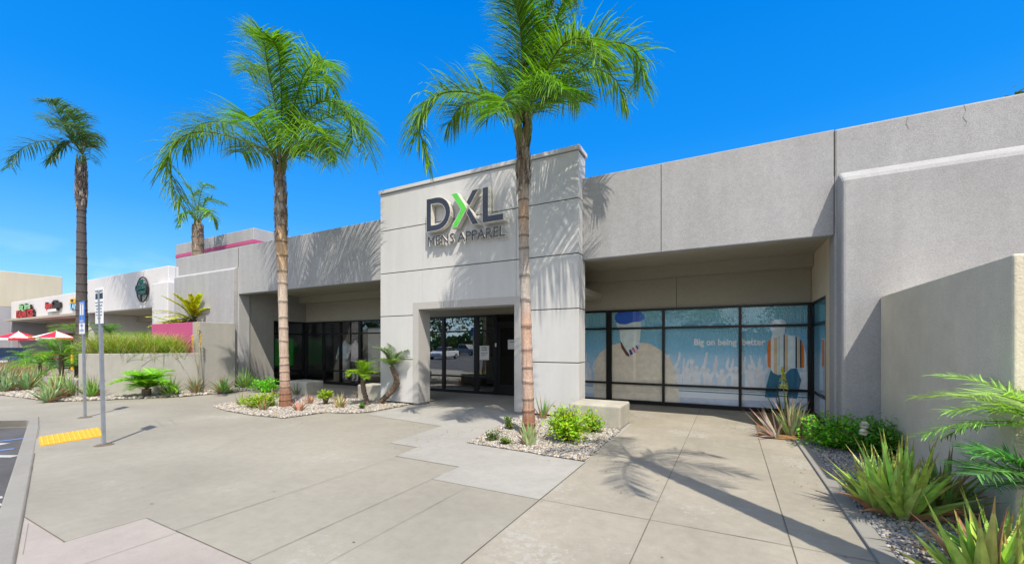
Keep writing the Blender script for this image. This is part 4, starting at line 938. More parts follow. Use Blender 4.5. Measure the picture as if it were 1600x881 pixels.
f5 = [[(308, 348, 0), (297, 320, 0), (285, 308, 0), (272, 322, 0)], [(309, 346, 0), (306, 318, 0), (298, 296, 0), (290, 288, 0)], [(310, 346, 0), (318, 320, .3), (330, 312, .4), (350, 318, .5)],
      [(308, 350, 0), (298, 335, -.3), (288, 335, -.6), (280, 352, -.8)], [(311, 349, 0), (322, 335, .3), (332, 338, .4), (338, 352, .5)], [(309, 346, 0), (311, 315, -.3), (318, 292, -.5), (328, 290, -.6)], [(309, 347, 0), (302, 325, .5), (300, 308, .9), (308, 300, 1.2)], [(310, 349, 0), (316, 334, -.6), (326, 328, -1), (334, 342, -1.3)]]
palm_from_px('small_palm', (S(311, 500, D5).x, S(311, 500, D5).y, 0), (309, 352), D5, f5, 'small bright palm showing above the parapet in front of the pink striped block', [.2, .16, .16, .2, .24, .22], None, .6, 34, [(0, (.2, .15, .12)), (9, (.22, .17, .13))], col=(.12, .24, .02), w=.045)

def agave(base, n, Lh, wd, col, label, name='aloe_plant', cat='plant', spread=1.15, curl=.5, tip=(.30, .10, .04), group=None, heads=1, hr=0, seed=0, dry=0, lean=None, mat=None, stiff=1.0):
    rs = random.Random(seed or hash((round(base[0], 2), n))); mb = MB(); base = Vector(base)
    for h in range(heads):
        hb = base+Vector((rs.uniform(-hr, hr), rs.uniform(-hr, hr), 0)); hs_ = rs.uniform(.7, 1.0) if h else 1
        for i in range(n):
            az = i*2.39996+rs.uniform(-.3, .3); f = i/n; tilt = .10+spread*f**.9*rs.uniform(.75, 1.15)
            dv = Vector((math.cos(az), math.sin(az), 0)); d = dv*math.sin(tilt)+Vector((0, 0, math.cos(tilt)))
            if lean: d = (d+Vector(lean)*.5).normalized()
            ln = Lh*hs_*rs.uniform(.7, 1.1)*(1-.25*f); q = hb+dv*.02*(1+f*2); segs = 6; rows_ = []
            cv = curl*rs.uniform(-.3, 1.2)
            isdry = rs.random() < dry or (f > .85 and rs.random() < .35)
            c0 = (.38, .20, .10) if isdry else tuple(a*rs.uniform(.78, 1.25) for a in col)
            for s in range(segs+1):
                t = s/segs; ww = wd*(1-t**1.6)*(.75+.5*math.sin(math.pi*min(1, t+.2)))+.0015
                sd = dv.cross(Vector((0, 0, 1))); up = sd.cross(d).normalized()
                if up.z < 0: up = -up
                rows_.append([q-sd*ww/2+up*ww*.18, q, q+sd*ww/2+up*ww*.18, q-up*ww*.30])
                q = q+d*ln/segs; d = (d+(dv*.5+Vector((0, 0, -.8)))*cv/segs*(1 if f > .3 else -.2)*(1.5-t)).normalized()
                if isdry: d = (d+Vector((0, 0, -.12))).normalized()
            for s in range(segs):
                t = (s+.5)/segs; k = max(0, (t-.82)/.18); c = tuple(c0[j]*(1-k)+tip[j]*k for j in range(3))
                if t < .15 and not isdry: c = tuple(c[j]*.55+(.4, .42, .28)[j]*.45 for j in range(3))
                mb.cc = c; a, b = rows_[s], rows_[s+1]
                mb.add(a+b, [(0, 1, 5, 4), (1, 2, 6, 5), (2, 3, 7, 6), (3, 0, 4, 7)])
    o = mb.build(name, mat or M['succ'], loc=tuple(base)); return setp(o, label, cat, group)
AG = (.15, .24, .06)
def gp(px, py, z=.02): p = G(px, py); return (p.x, p.y, z)
# right foreground
agave(gp(1398, 812), 36, .76, .078, (.36, .52, .11), 'large pale green aloe clump at the gravel edge right of the walk', heads=3, hr=.11, spread=.95, curl=.2, seed=5, dry=.0)
agave(gp(1460, 798), 24, .60, .062, (.24, .36, .09), 'darker reddish tipped aloe clump behind the large pale aloe', heads=3, hr=.14, spread=.9, seed=6, dry=.10)
agave((1.36, 3.50, .02), 32, .62, .072, (.38, .56, .10), 'bright aloe clump in the bottom right corner beneath the palm fronds', heads=2, hr=.13, spread=.9, curl=.15, seed=7, dry=.06)
agave((1.62, 3.75, .02), 20, .55, .06, (.32, .48, .09), 'aloe at the right edge behind the corner clump', heads=2, hr=.12, spread=1.0, seed=8)
# dead leaves on gravel
dl = MB()
for i in range(16):
    x, y = random.uniform(1.15, 1.7), random.uniform(3.0, 4.4); a = random.uniform(2.2, 3.6); Lf = random.uniform(.25, .5)
    dl.cc = cjit((.45, .25, .12), .3); p = Vector((x, y, .07)); d = Vector((math.cos(a), math.sin(a), .03)); s = Vector((-d.y, d.x, 0))*.018
    dl.add([p-s, p+s, p+d*Lf*.5+s*.8+Vector((0, 0, .04)), p+d*Lf*.5-s*.8+Vector((0, 0, .03)), p+d*Lf], [(0, 1, 2, 3), (3, 2, 4)])
o = LITTER.build('dry_leaf_litter', M['bark']); o['kind'] = 'stuff'
o = dl.build('dead_leaf_litter', M['succ']); o['kind'] = 'stuff'
# alcove aloe
agave(gp(1236, 680), 28, .72, .042, (.34, .42, .20), 'grey green aloe at the window corner of the right alcove', heads=2, hr=.10, spread=.65, curl=.15, seed=9, dry=.10)
agave((gp(1225, 660)[0], gp(1225, 660)[1], .02), 12, .80, .045, (.035, .085, .05), 'dark green spiky aloe behind the grey green one at the window corner', spread=1.1, curl=.2, seed=10)
agave(gp(1210, 684), 18, .60, .036, (.56, .44, .34), 'dried pale pinkish aloe lying over beside the window corner', spread=1.2, seed=11, lean=(-1.3, -.1, -.1), tip=(.4, .2, .15))
fs = thing('flower_spike', (gp(1228, 668)[0], gp(1228, 668)[1], 0), 'yellow green flower spike rising in front of the striped window figure', 'flower')
mb = MB(); mb.cc = (.2, .25, .08); p = ORIG[fs.name]; mb.tube([p, p+Vector((-.02, 0, .5)), p+Vector((-.05, 0, 1.0))], [.012, .01, .007], 6); mb.build('stem', M['succ'], fs)
mb = MB()
for i in range(60):
    z = random.uniform(.72, 1.12); a = random.uniform(0, 6.28); r = .035*(1.15-z)/.3+.012; q = p+Vector((-.05*z, 0, z)); mb.cc = cjit((.50, .50, .04), .2)
    e = q+Vector((math.cos(a)*r*1.3, math.sin(a)*r*1.3, -.03)); mb.tube([q, e], [.007, .010], 5)
mb.build('blossom', M['succ'], fs)

def bush(base, rx, rz, n, leaf, col, label, name='shrub', cat='shrub', seed=1, flowers=0, stem=(.10, .07, .04), lift=.0, group=None, shape=1.0):
    rs = random.Random(seed); t = thing(name, base, label, cat, group); b = Vector(base); st_ = MB(); lf = MB()
    for i in range(n//22+6):
        az = rs.uniform(0, 6.28); r = rx*rs.random()**.5; z = rz*(lift+(1-lift)*rs.uniform(.15, 1)*(1-.35*(r/rx)**2)); tip = b+Vector((math.cos(az)*r, math.sin(az)*r, z))
        mid = b.lerp(tip, .5)+Vector((0, 0, .12*rz)); st_.cc = stem; st_.tube([b+Vector((math.cos(az), math.sin(az), 0))*.03, mid, tip], [.009*rz+.004, .006, .003], 5)
        for k in range(22):
            f = rs.uniform(.35, 1.05) if lift < .4 else rs.uniform(.7, 1.05); q = b.lerp(mid, min(1, f*2)) if f < .5 else mid.lerp(tip, (f-.5)*2)
            q = q+Vector((rs.gauss(0, 1), rs.gauss(0, 1), rs.gauss(0, .8)))*rx*.16
            if q.z < .03: continue
            u = Vector((rs.uniform(-1, 1), rs.uniform(-1, 1), rs.uniform(-.25, .7))).normalized(); v = u.cross(Vector((rs.uniform(-.5, .5), rs.uniform(-.5, .5), 1))).normalized(); s = leaf*rs.uniform(.6, 1.3)
            w_ = u.cross(v)*s*.15
            lf.cc = tuple(c*rs.uniform(.7, 1.4) for c in col)
            lf.add([q, q+u*s*.45+v*s*.32+w_, q+u*s*.45-v*s*.32+w_, q+u*s, ], [(0, 2, 3, 1)])
    st_.build('branch', M['bark'], t); lf.build('foliage', M['leaf'], t)
    for i in range(flowers):
        q = S(*FL[i]); fb = MB()
        for k in range(46):
            a = k*2.4; e = .1+2.3*k/46; d = Vector((math.cos(a)*math.sin(e), math.sin(a)*math.sin(e), math.cos(e))); s_ = Vector((-math.sin(a), math.cos(a), 0))*.018
            c = q+d*.016; fb.cc = (.80, .76, .74); fb.add([c-s_*.6, c+s_*.6, c+d*.030+s_, c+d*.030-s_], [(0, 1, 2, 3)])
        fb.build('flower', M['succ'], t)
    return t
FL = [(1350.5, 664, 5.05), (1349, 675, 5.05)]
bush(gp(1308, 702), .38, .50, 2600, .06, (.15, .40, .03), 'bright green leafy shrub beside the window corner aloe', seed=21)
bush(gp(1372, 715), .42, .52, 2900, .055, (.09, .27, .02), 'dark green rose bush with two white blooms below the wing wall', seed=22, flowers=2)
bush(gp(886, 690), .36, .58, 2600, .055, (.30, .46, .02), 'bright yellow green rounded shrub in the gravel right of the slim palm', seed=23)
bush(gp(925, 676), .22, .40, 700, .05, (.26, .42, .02), 'smaller yellow green shrub leaning toward the concrete bench block', seed=24)
bush(gp(797, 672), .10, .30, 200, .04, (.09, .16, .02), 'small sprig of leaves left of the slim palm foot', seed=25)
bush(gp(771, 690), .12, .16, 160, .035, (.09, .15, .02), 'sparse low twigs near the corner of the entrance gravel bed', seed=26)
bush(gp(790, 696), .09, .12, 150, .035, (.12, .20, .02), 'tiny low green tuft in the entrance gravel bed', seed=27)
bush(gp(412, 612), .45, .46, 1100, .07, (.17, .48, .03), 'bright feathery green shrub behind the left gravel bed', seed=28)
bush(gp(407, 637), .40, .34, 1300, .06, (.28, .38, .02), 'yellow green spreading shrub at the left end of the left gravel bed', seed=29)
bush(gp(509, 633), .16, .36, 380, .055, (.30, .42, .02), 'small yellow green shrub on bare dark stems in the left gravel bed', seed=30, lift=.5)
bush(gp(565, 640), .07, .22, 160, .04, (.09, .22, .02), 'tiny green sprig in front of the leaning young palms', seed=31)
SP = 'small succulents dotted in the gravel'
for px, py, n, h, wdt, c, lab, sd_, dry_ in (
    (848, 655, 14, .55, .035, (.12, .22, .05), 'slim upright aloe behind the slim palm trunk beside the portal', 41, .25),
    (826, 697, 22, .40, .05, (.24, .30, .14), 'stout pale aloe right at the foot of the slim palm', 42, .0),
    (378, 634, 16, .36, .035, (.20, .26, .07), 'yellowish upright aloe at the far left tip of the left gravel bed', 43, .1),
    (411, 642, 14, .32, .04, (.20, .24, .09), 'pale aloe in front of the yellow green spreading shrub', 44, .15),
    (467, 643, 18, .36, .035, (.46, .27, .18), 'pink dried succulent just right of the left palm foot', 45, .7),
    (484, 632, 16, .34, .03, (.36, .20, .15), 'reddish dried succulent behind the pink one by the left palm', 46, .6),
    (463, 618, 14, .55, .03, (.14, .20, .10), 'grey green spiky plant behind the left palm trunk', 47, .1),
    (531, 638, 22, .42, .03, (.30, .26, .10), 'reddish green spiky succulent in the middle of the left gravel bed', 48, .25),
    (560, 622, 12, .32, .03, (.45, .30, .22), 'dried pinkish plant between the left alcove and the young palms', 49, .9),
    (428, 620, 10, .34, .03, (.25, .25, .09), 'thin brownish tuft just left of the left palm trunk', 50, .3)):
    agave(gp(px, py), n, h, wdt, tuple(1.4*q for q in c), lab, seed=sd_, dry=dry_, spread=(.38 if sd_ in (41, 42) else .62), curl=.2, group=SP)
AL = 'aloes along the planter wall'
for px, py, n, h, wdt, c, lab, sd_, hd_, dry_, spd in (
    (381, 608, 20, .75, .07, (.15, .27, .06), 'green aloe nearest the dark alcove edge', 61, 1, .0, 1.1),
    (352, 613, 20, .62, .075, (.17, .29, .07), 'wide open green aloe below the high end of the planter wall', 62, 1, .05, 1.35),
    (314, 615, 20, .62, .06, (.15, .18, .09), 'dull brownish aloe under the yellow flower stalks', 63, 1, .15, .9),
    (262, 619, 20, .60, .07, (.20, .31, .06), 'green aloe just right of the feathery dwarf palm', 64, 1, .05, 1.1),
    (153, 621, 18, .62, .07, (.17, .28, .06), 'green aloe half hidden by the nearer sign post', 65, 1, .05, 1.0),
    (100, 621, 26, .78, .085, (.22, .31, .11), 'big pale aloe clump left of the sign posts', 66, 3, .05, 1.1),
    (78, 627, 24, .66, .085, (.20, .29, .12), 'grey green aloe at the pavement edge in front of the big clump', 67, 2, .05, 1.2),
    (22, 612, 24, .80, .08, (.20, .28, .13), 'grey green aloe clump at the far left edge', 68, 3, .12, 1.1),
    (2, 600, 22, .9, .08, (.24, .30, .16), 'pale upright aloes beyond the far left clump', 69, 3, .2, .9),
    (62, 603, 22, .7, .08, (.21, .29, .13), 'pale aloe behind the big clump beside the low palms', 70, 3, .2, 1.0)):
    agave(gp(px, py), n+16, h*1.12, wdt*.72, tuple(1.45*q for q in c), lab, seed=sd_, heads=hd_, hr=.28, dry=dry_, spread=spd*.8, curl=.25, group=AL, tip=(.32, .16, .08))
def grass(base, n, Lh, rx, col, label, seed=1, w=.012, seedcol=None, name='grass_clump', group=None, droop=1.0):
    rs = random.Random(seed); mb = MB(); b = Vector(base)
    for i in range(n):
        az = rs.uniform(0, 6.28); d = Vector((math.cos(az), math.sin(az), 0)); q = b+Vector((rs.gauss(0, 1)*rx, rs.gauss(0, 1)*rx*.6, 0)); e = rs.uniform(.75, 1.45); ln = Lh*rs.uniform(.6, 1.15); v = []
        mb.cc = tuple(c*rs.uniform(.65, 1.4) for c in (seedcol if seedcol and rs.random() < .2 else col)); segs = 4; sd = Vector((-d.y, d.x, 0))*w
        for s in range(segs+1):
            ww = 1-.85*s/segs; v += [q-sd*ww/2, q+sd*ww/2]; q = q+(d*math.cos(e)+Vector((0, 0, math.sin(e))))*ln/segs; e -= .38*droop*(.5+s/segs)
        mb.add(v, [(2*k, 2*k+1, 2*k+3, 2*k+2) for k in range(segs)])
    o = mb.build(name, M['leaf'], loc=tuple(b)); return setp(o, label, 'grass', group)
GG = 'arching grasses in the raised planter'
gl = ['arching grass clump in the planter next to the pink panel corner', 'grass clump with pale seed heads in the middle of the planter', 'grass clump in the planter just right of the nearer sign post', 'grass clump in the planter between the two sign posts', 'grass clump in the planter beside the dark palm trunk', 'back grass clump in the planter below the pink panel', 'back grass clump in the planter under the white arcade pier', 'back grass clump in the planter left of the nearer post']
for i, (x, y) in enumerate(((-15.85, 6.55), (-16.2, 6.05), (-16.6, 5.5), (-17.0, 5.35), (-17.6, 5.7), (-16.5, 6.7), (-17.3, 6.5), (-18.1, 6.4))):
    grass((x, y, 1.05), 1000, 1.0, .24, (.26, .33, .04), gl[i], 80+i, .018, (.60, .54, .42), group=GG, droop=1.0)
for i, (px, py, lab) in enumerate(((15, 590, 'pinkish dry grass tuft at the far left behind the aloes'), (48, 592, 'dry straw coloured grass tuft beyond the big aloe clump'), (-10, 584, 'dry reddish grass tuft at the left edge of the picture'))):
    grass(gp(px, py), 500, .9, .45, (.30, .22, .15), lab, 95+i, .02, (.45, .32, .26), group='dry grass tufts at the far left', droop=.6)
# yellow flower stalks
fl = thing('flower_stalks', gp(312, 614, 0), 'three thin tall stalks with yellow blooms in front of the pink panel edge', 'flower')
for (dx, hz, dy_) in ((-.05, 2.02, 0), (-.02, 1.62, .05), (-.16, 1.60, 0)):
    p = ORIG[fl.name]; m = MB(); m.cc = (.30, .26, .16); m.tube([p, p+Vector((dx, 0, hz*.5)), p+Vector((dx*2.6, dy_, hz))], .008, 5); m.build('stalk', M['succ'], fl)
    m = MB(); m.cc = (.75, .52, .02); q = p+Vector((dx*2.6, dy_, hz))
    for k in range(22): a = k*2.4; zz = -.16+.018*k; m.cc = cjit((.75, .50, .02), .15); m.tube([q+Vector((0, 0, zz)), q+Vector((math.cos(a)*.03, math.sin(a)*.03, zz-.02))], [.008, .012], 5)
    m.build('blossom', M['succ'], fl)
def pygmy(base, top, nf, Lf, col, label, tr=(.07, .055, .06), ll=.22, group=None, seed=3, name='dwarf_palm', mid=None, el0=(.2, 1.25), azr=None, nl=40, wl_=.014, curve=1.6, extra=None):
    random.seed(seed); t = thing(name, base, label, 'palm', group); b = Vector(base); tp_ = Vector(top)
    if (tp_-b).length > .12:
        trunk([b]+([Vector(mid)] if mid else [])+[tp_], list(tr), t, [(0, (.20, .14, .10)), (3, (.28, .21, .15))], .05, .010, 12)
    for k in range(nf):
        az = (k*2.39996) if azr is None else random.uniform(*azr); el = el0[0]+(el0[1]-el0[0])*random.random(); dv = Vector((math.cos(az), math.sin(az), 0)); p = Vector(tp_); pts = [p]; ln = Lf*random.uniform(.8, 1.1)
        for i in range(5): p = p+(dv*math.cos(el)+Vector((0, 0, math.sin(el))))*ln/5; pts.append(p); el -= curve/5*(.6+.2*i)
        mb = MB(); frond(mb, pts, nl, ll, wl_, .10, cjit(col, .15), plum=.3, bare=.12, r0=.009, fwd=.45); mb.build('frond', M['leaf'], t)
    random.seed(seed+100); return t
PG = (.15, .36, .03)
bA = Vector(gp(575, 634, 0)); dA = F*1.5/(634-539); pygmy(bA, S(567, 588, dA), 12, .50, (.20, .33, .02), 'small bright young palm with a thin bumpy trunk left of the leaning one', mid=S(568, 607, dA), ll=.18, seed=4, tr=(.06, .05, .045), el0=(.3, 1.4), curve=1.3)
bB = Vector(gp(590, 632, 0)); dB = F*1.5/(632-539); pygmy(bB, S(612, 572, dB), 13, .68, (.12, .20, .05), 'young palm with a strongly curved leaning trunk against the portal corner', mid=S(619, 600, dB), ll=.19, seed=5, tr=(.055, .075, .045), el0=(.5, 1.45), curve=1.2)
pygmy(gp(229, 621, 0), Vector(gp(229, 621, 0))+Vector((0, 0, .25)), 22, .80, (.24, .48, .04), 'feathery dwarf palm in front of the low planter wall', ll=.34, seed=6, tr=(.1, .1, .1), nl=50, curve=1.5, wl_=.022, el0=(.35, 1.4))
pygmy(gp(62, 598, 0), Vector(gp(62, 598, 0))+Vector((0, 0, .75)), 16, .9, PG, 'low dwarf palm at left above the big aloe clump', ll=.28, seed=7, nl=40)
pygmy(gp(120, 606, 0), Vector(gp(120, 606, 0))+Vector((0, 0, .72)), 16, .95, PG, 'dwarf palm partly behind the farther sign post', ll=.28, seed=8, nl=40)
pygmy(gp(38, 588, 0), Vector(gp(38, 588, 0))+Vector((0, 0, .75)), 14, .9, (.14, .28, .02), 'dwarf palm in front of the parked dark car', ll=.28, seed=9, nl=34)
pA = S(96, 560, 13.5); pygmy((pA.x, pA.y, 0), (pA.x, pA.y, 1.15), 20, 1.15, (.15, .30, .02), 'fuller dwarf palm in front of the right hand picnic table', ll=.34, seed=10, nl=44)
pA = S(118, 500, 17.5); pygmy((pA.x, pA.y, 1.0), (pA.x, pA.y, 2.0), 12, .9, (.15, .28, .02), 'yellow green palm left of the dark palm trunk', ll=.3, seed=12, nl=30)
pA = S(172, 500, 17.0); pygmy((pA.x, pA.y, 1.0), (pA.x, pA.y, 1.9), 14, .8, (.10, .24, .02), 'bright dwarf palm behind the planter grasses near the nearer sign post', ll=.3, seed=13, nl=30)
pA = S(222, 510, 17.0); pygmy((pA.x, pA.y, 1.0), (pA.x, pA.y, 1.7), 14, .8, (.10, .24, .02), 'bright dwarf palm behind the planter grasses below the oval sign', ll=.3, seed=14, nl=30)
# right edge dwarf palms
p1 = Vector((2.08, 4.32, 0)); pygmy(p1, p1+Vector((0, 0, .90)), 20, .78, (.28, .46, .10), 'dwarf palm with silvery green arching fronds at the right edge before the wing wall', ll=.24, seed=15, nl=50, wl_=.010, el0=(.0, 1.0), curve=1.0)
p2 = Vector((1.93, 4.02, 0)); pygmy(p2, p2+Vector((0, 0, .52)), 18, .60, (.11, .30, .08), 'darker dwarf palm lower at the right edge above the corner aloes', ll=.22, seed=16, nl=48, wl_=.010, el0=(-.1, .9), curve=1.0)
# sago palm above pink wall
sg = S(303, 502, 15.3); t = thing('sago_palm', (sg.x, sg.y, 2.0), 'yellow green fan leaved palm on top of the pink planter panel', 'palm'); c = Vector((sg.x, sg.y, 2.0)); top = c+Vector((0, 0, .42))
trunk([c, top], [.17, .16, .15], t, [(0, (.14, .10, .06)), (1, (.2, .15, .08))], .06, .02, 12)
random.seed(33)
for k in range(30):
    az = k*2.4; el = random.uniform(-.1, 1.2); dv = Vector((math.cos(az), math.sin(az), 0)); p = Vector(top); pts = [p]; ln = random.uniform(.95, 1.25)
    for i in range(4): p = p+(dv*math.cos(el)+Vector((0, 0, math.sin(el))))*ln/4; pts.append(p); el -= .18
    mb = MB(); frond(mb, pts, 30, .24, .05, .03, cjit((.50, .48, .02), .2), plum=.15, bare=.2, r0=.014, fwd=1.2); mb.build('frond', M['leaf'], t)
sg2 = S(281, 502, 15.5); pygmy((sg2.x, sg2.y, 2.0), (sg2.x, sg2.y, 2.22), 16, .95, (.46, .46, .02), 'low spreading yellow green palm left of the fan leaved one on the pink panel', ll=.2, seed=17, nl=30, wl_=.04, curve=.7, el0=(.1, .7))
sgb = S(318, 502, 15.0); mb = MB(); mb.cc = (.12, .11, .10); mb.tube([(sgb.x, sgb.y, 2.0), (sgb.x+.05, sgb.y, 2.3), (sgb.x+.09, sgb.y, 2.55)], [.05, .05, .035], 8); o = mb.build('stump', M['bark'], loc=(sgb.x, sgb.y, 2.0)); setp(o, 'short dark bare stump right of the fan leaved palm', 'stump')

# ------------------------------------------------------------ picnic tables, umbrellas
def umbrella(c, lab, rot):
    t = thing('patio_umbrella', (c[0], c[1], 0), lab, 'umbrella', 'red and white patio umbrellas'); x, y = c
    m = MB(); m.tube([(x, y, 0), (x, y, 2.42)], .025, 8); m.build('pole', M['white'], t)
    m = MB(); n = 8
    for k in range(n):
        a0 = rot+2*math.pi*k/n; a1 = rot+2*math.pi*(k+1)/n; m.mi = k % 2; r = 1.15
        A = (x+r*math.cos(a0), y+r*math.sin(a0), 1.96); Bq = (x+r*math.cos(a1), y+r*math.sin(a1), 1.96); m.add([(x, y, 2.38), A, Bq], [(0, 1, 2)])
        m.mi = 1-k % 2; m.add([A, Bq, (Bq[0], Bq[1], 1.82), (A[0], A[1], 1.82)], [(0, 3, 2, 1)])
    m.build('canopy', [plain('canopy_red', (.65, .01, .05), .7), plain('canopy_white', (.75, .72, .72), .7)], t)
def picnic(c, lab):
    x, y = c; t = thing('picnic_table', (x, y, 0), lab, 'table', 'red picnic tables')
    MB().box(x-.9, x+.9, y-.4, y+.4, .88, .93).build('tabletop', M['red'], t, bevel=.01)
    for s in (-1, 1): MB().box(x-.9, x+.9, y+s*.75-.14, y+s*.75+.14, .58, .62).build('seat', M['red'], t, bevel=.01)
    for sx_ in (-.65, .65):
        m = MB(); m.box(x+sx_-.03, x+sx_+.03, y-.8, y+.8, .52, .58); m.box(x+sx_-.03, x+sx_+.03, y-.45, y-.39, 0, .88); m.box(x+sx_-.03, x+sx_+.03, y+.39, y+.45, 0, .88); m.build('leg', M['black'], t)
u1 = S(29, 500, 27); umbrella((u1.x, u1.y), 'red and white patio umbrella at the far left edge', .2); picnic((u1.x, u1.y), 'red picnic table under the leftmost umbrella')
u2 = S(88, 500, 26); umbrella((u2.x, u2.y), 'red and white patio umbrella nearer the dark palm trunk', .5); picnic((u2.x, u2.y), 'red picnic table under the umbrella nearer the dark palm')
picnic((S(62, 500, 27).x, S(62, 500, 27).y), 'red picnic table between the two umbrellas')
m = MB(); pB = S(113, 540, 25); m.tube([(pB.x, pB.y, 0), (pB.x, pB.y, 1.45)], .07, 10); o = m.build('bollard', M['yellow_sign'], loc=(pB.x, pB.y, 0)); setp(o, 'yellow bollard standing by the white arcade left of the dark palm trunk', 'bollard')
# ------------------------------------------------------------ vehicles
def car(c, rot, mat, label, name='parked_car', Lc=4.6, hgt=1.42, truck=False, group=None):
    t = thing(name, (c[0], c[1], 0), label, 'car', group); R3 = Matrix.Rotation(rot, 3, 'Z'); P0 = Vector((c[0], c[1], c[2]))
    def tf(m): m.v = [tuple(P0+R3 @ Vector(v)) for v in m.v]; return m
    h = Lc/2; m = MB()
    if truck: prof = [(-h, .45), (h-.1, .45), (h, .6), (h-.05, .95), (h-1.2, 1.08), (h-1.9, 1.75), (h-3.3, 1.78), (h-3.45, 1.12), (-h, 1.1)]
    else: prof = [(-h, .35), (h-.1, .3), (h, .5), (h-.1, .75), (h-.5, .85), (h-1.25, .95), (-h+.6, 1.0), (-h+.05, .95)]
    m.prismY(prof, -.88, .88); body = tf(m).build('body', mat, t, bevel=.07, bseg=3)
    if not truck:
        m = MB(); n = [(h-1.3, .93), (h-1.95, hgt-.02), (-h+1.5, hgt), (-h+.65, .98)]; vs = [(a, -.80+.16*(b > 1.1), b) for a, b in n]+[(a, .80-.16*(b > 1.1), b) for a, b in n]
        m.add(vs, [(0, 1, 2, 3), (7, 6, 5, 4), (0, 4, 5, 1), (1, 5, 6, 2), (2, 6, 7, 3)]); tf(m).build('window', M['carglass'], t)
        m = MB(); m.box(-h+1.5, h-1.95, -.66, .66, hgt-.03, hgt+.02); tf(m).build('roof', mat, t, bevel=.03)
    else:
        m = MB(); m.prismY([(h-1.35, 1.10), (h-1.93, 1.70), (h-3.2, 1.70), (h-3.3, 1.14)], -.89, .89); tf(m).build('window', M['carglass'], t)
    for sx_ in (-h+.85, h-.85):
        for sy in (-.80, .80):
            m = MB(); m.tube([(sx_, sy-.11, .33), (sx_, sy+.11, .33)], .33, 18); w_ = tf(m).build('wheel', M['tyre'], t)
            m = MB(); m.tube([(sx_, sy-.12, .33), (sx_, sy+.12, .33)], .19, 12); tf(m).build('rim', M['metal'], w_)
    for sy in (-.62, .62):
        m = MB(); m.box(h-.12, h+.0, sy-.17, sy+.17, .62, .74); tf(m).build('headlight', M['white'], t)
q = S(32, 500, 22.5); car((q.x-2.3, q.y, -.05), 0, M['carpaint'], 'dark blue parked car with its hood showing above the far left plants', hgt=1.38)
q = S(8, 500, 27); car((q.x-2.2, q.y-1.5, 0), 0, M['carwhite'], 'white parked car behind the dark blue one at the far left edge', hgt=1.45)
# things behind the camera that the glass mirrors
car((-38, -34, -.15), .1, M['cargrey'], 'silver pickup truck mirrored in the entrance glass', 'pickup_truck', 5.6, truck=True)
car((-30, -18, -.15), 1.4, M['carwhite'], 'white car across the parking lot mirrored in the entrance glass')
car((-12, -20, -.15), 1.5, M['carpaint'], 'dark car across the parking lot mirrored in the glass')
def tree(c, h, r, col, label, seed, n=2600, name='broadleaf_tree', leaf=.34):
    rs = random.Random(seed); t = thing(name, (c[0], c[1], 0), label, 'tree', 'trees around the parking lot'); x, y = c
    m = MB(); m.cc = (.16, .12, .09); m.tube([(x, y, -.2), (x+.1, y, h*.3), (x, y+.1, h*.55)], [.25, .18, .1], 8)
    cl = [(Vector((x+rs.gauss(0, .5)*r, y+rs.gauss(0, .5)*r, h*rs.uniform(.45, .92))), r*rs.uniform(.28, .5)) for _ in range(14)]
    for cc_, rr_ in cl[:8]: m.tube([(x, y, h*.4), cc_], [.09, .03], 5)
    m.build('trunk', M['bark'], t); m = MB()
    for i in range(n):
        cc_, rr_ = cl[i % 14]; d = Vector((rs.gauss(0, 1), rs.gauss(0, 1), rs.gauss(0, 1))).normalized(); q = cc_+d*rr_*rs.uniform(.5, 1.1); u = Vector((rs.uniform(-1, 1), rs.uniform(-1, 1), rs.uniform(-.6, .6))).normalized(); v = u.cross(d).normalized() if abs(u.dot(d)) < .99 else Vector((1, 0, 0)); s = leaf*rs.uniform(.5, 1.2)
        m.cc = tuple(a*rs.uniform(.6, 1.5) for a in col); m.add([q, q+u*s*.5+v*s*.35, q+u*s, q+u*s*.5-v*s*.35], [(0, 1, 2, 3)])
    m.build('crown', M['leaf'], t)
tree((11.7, 20.5), 10.6, 2.2, (.10, .11, .02), 'dark tree top just showing above the parapet in the upper right corner', 51)
for i, (x, y, h, r) in enumerate(((-52, -46, 11, 5), (-42, -50, 9, 4.5), (-33, -47, 12, 5), (-24, -52, 10, 5), (-14, -48, 11, 5), (-4, -52, 9, 5), (8, -46, 10, 5), (-64, -40, 10, 5))):
    tree((x, y), h, r, (.06, .09, .02), ['broad tree across the lot mirrored in the entrance glass at far left', 'low broad tree behind the silver pickup', 'tall tree just right of the silver pickup', 'tree in the middle of the row across the lot', 'tree across the lot facing the entrance', 'low tree across the lot facing the left palm', 'tree across the lot facing the blue printed window', 'end tree of the row across the lot'][i], 60+i, 1500, leaf=.6)

rs = random.Random(99); m = MB()  # unseen hedge added to hide the yellow horizon from the glass reflections
for i in range(9000):
    x = rs.uniform(-130, 60); h = 4.5+2.5*noise.noise(Vector((x*.09, 1, 2)))+1.5*noise.noise(Vector((x*.4, 5, 2))); z = rs.uniform(-.2, 1)**.8*h if rs.random() < .99 else h; z = abs(z.real if isinstance(z, complex) else z)
    q = Vector((x, -62+rs.uniform(-2.5, 2.5), z)); u = Vector((rs.uniform(-1, 1), rs.uniform(-.5, .5), rs.uniform(-1, 1))).normalized(); v = u.cross(Vector((0, 1, .2))).normalized(); s_ = rs.uniform(.6, 1.3)
    m.cc = tuple(a*rs.uniform(.5, 1.5) for a in (.05, .085, .02)); m.add([q, q+u*s_*.5+v*s_*.4, q+u*s_, q+u*s_*.5-v*s_*.4], [(0, 1, 2, 3)])
o = m.build('added_hedge_row', M['leaf']); o['kind'] = 'stuff'
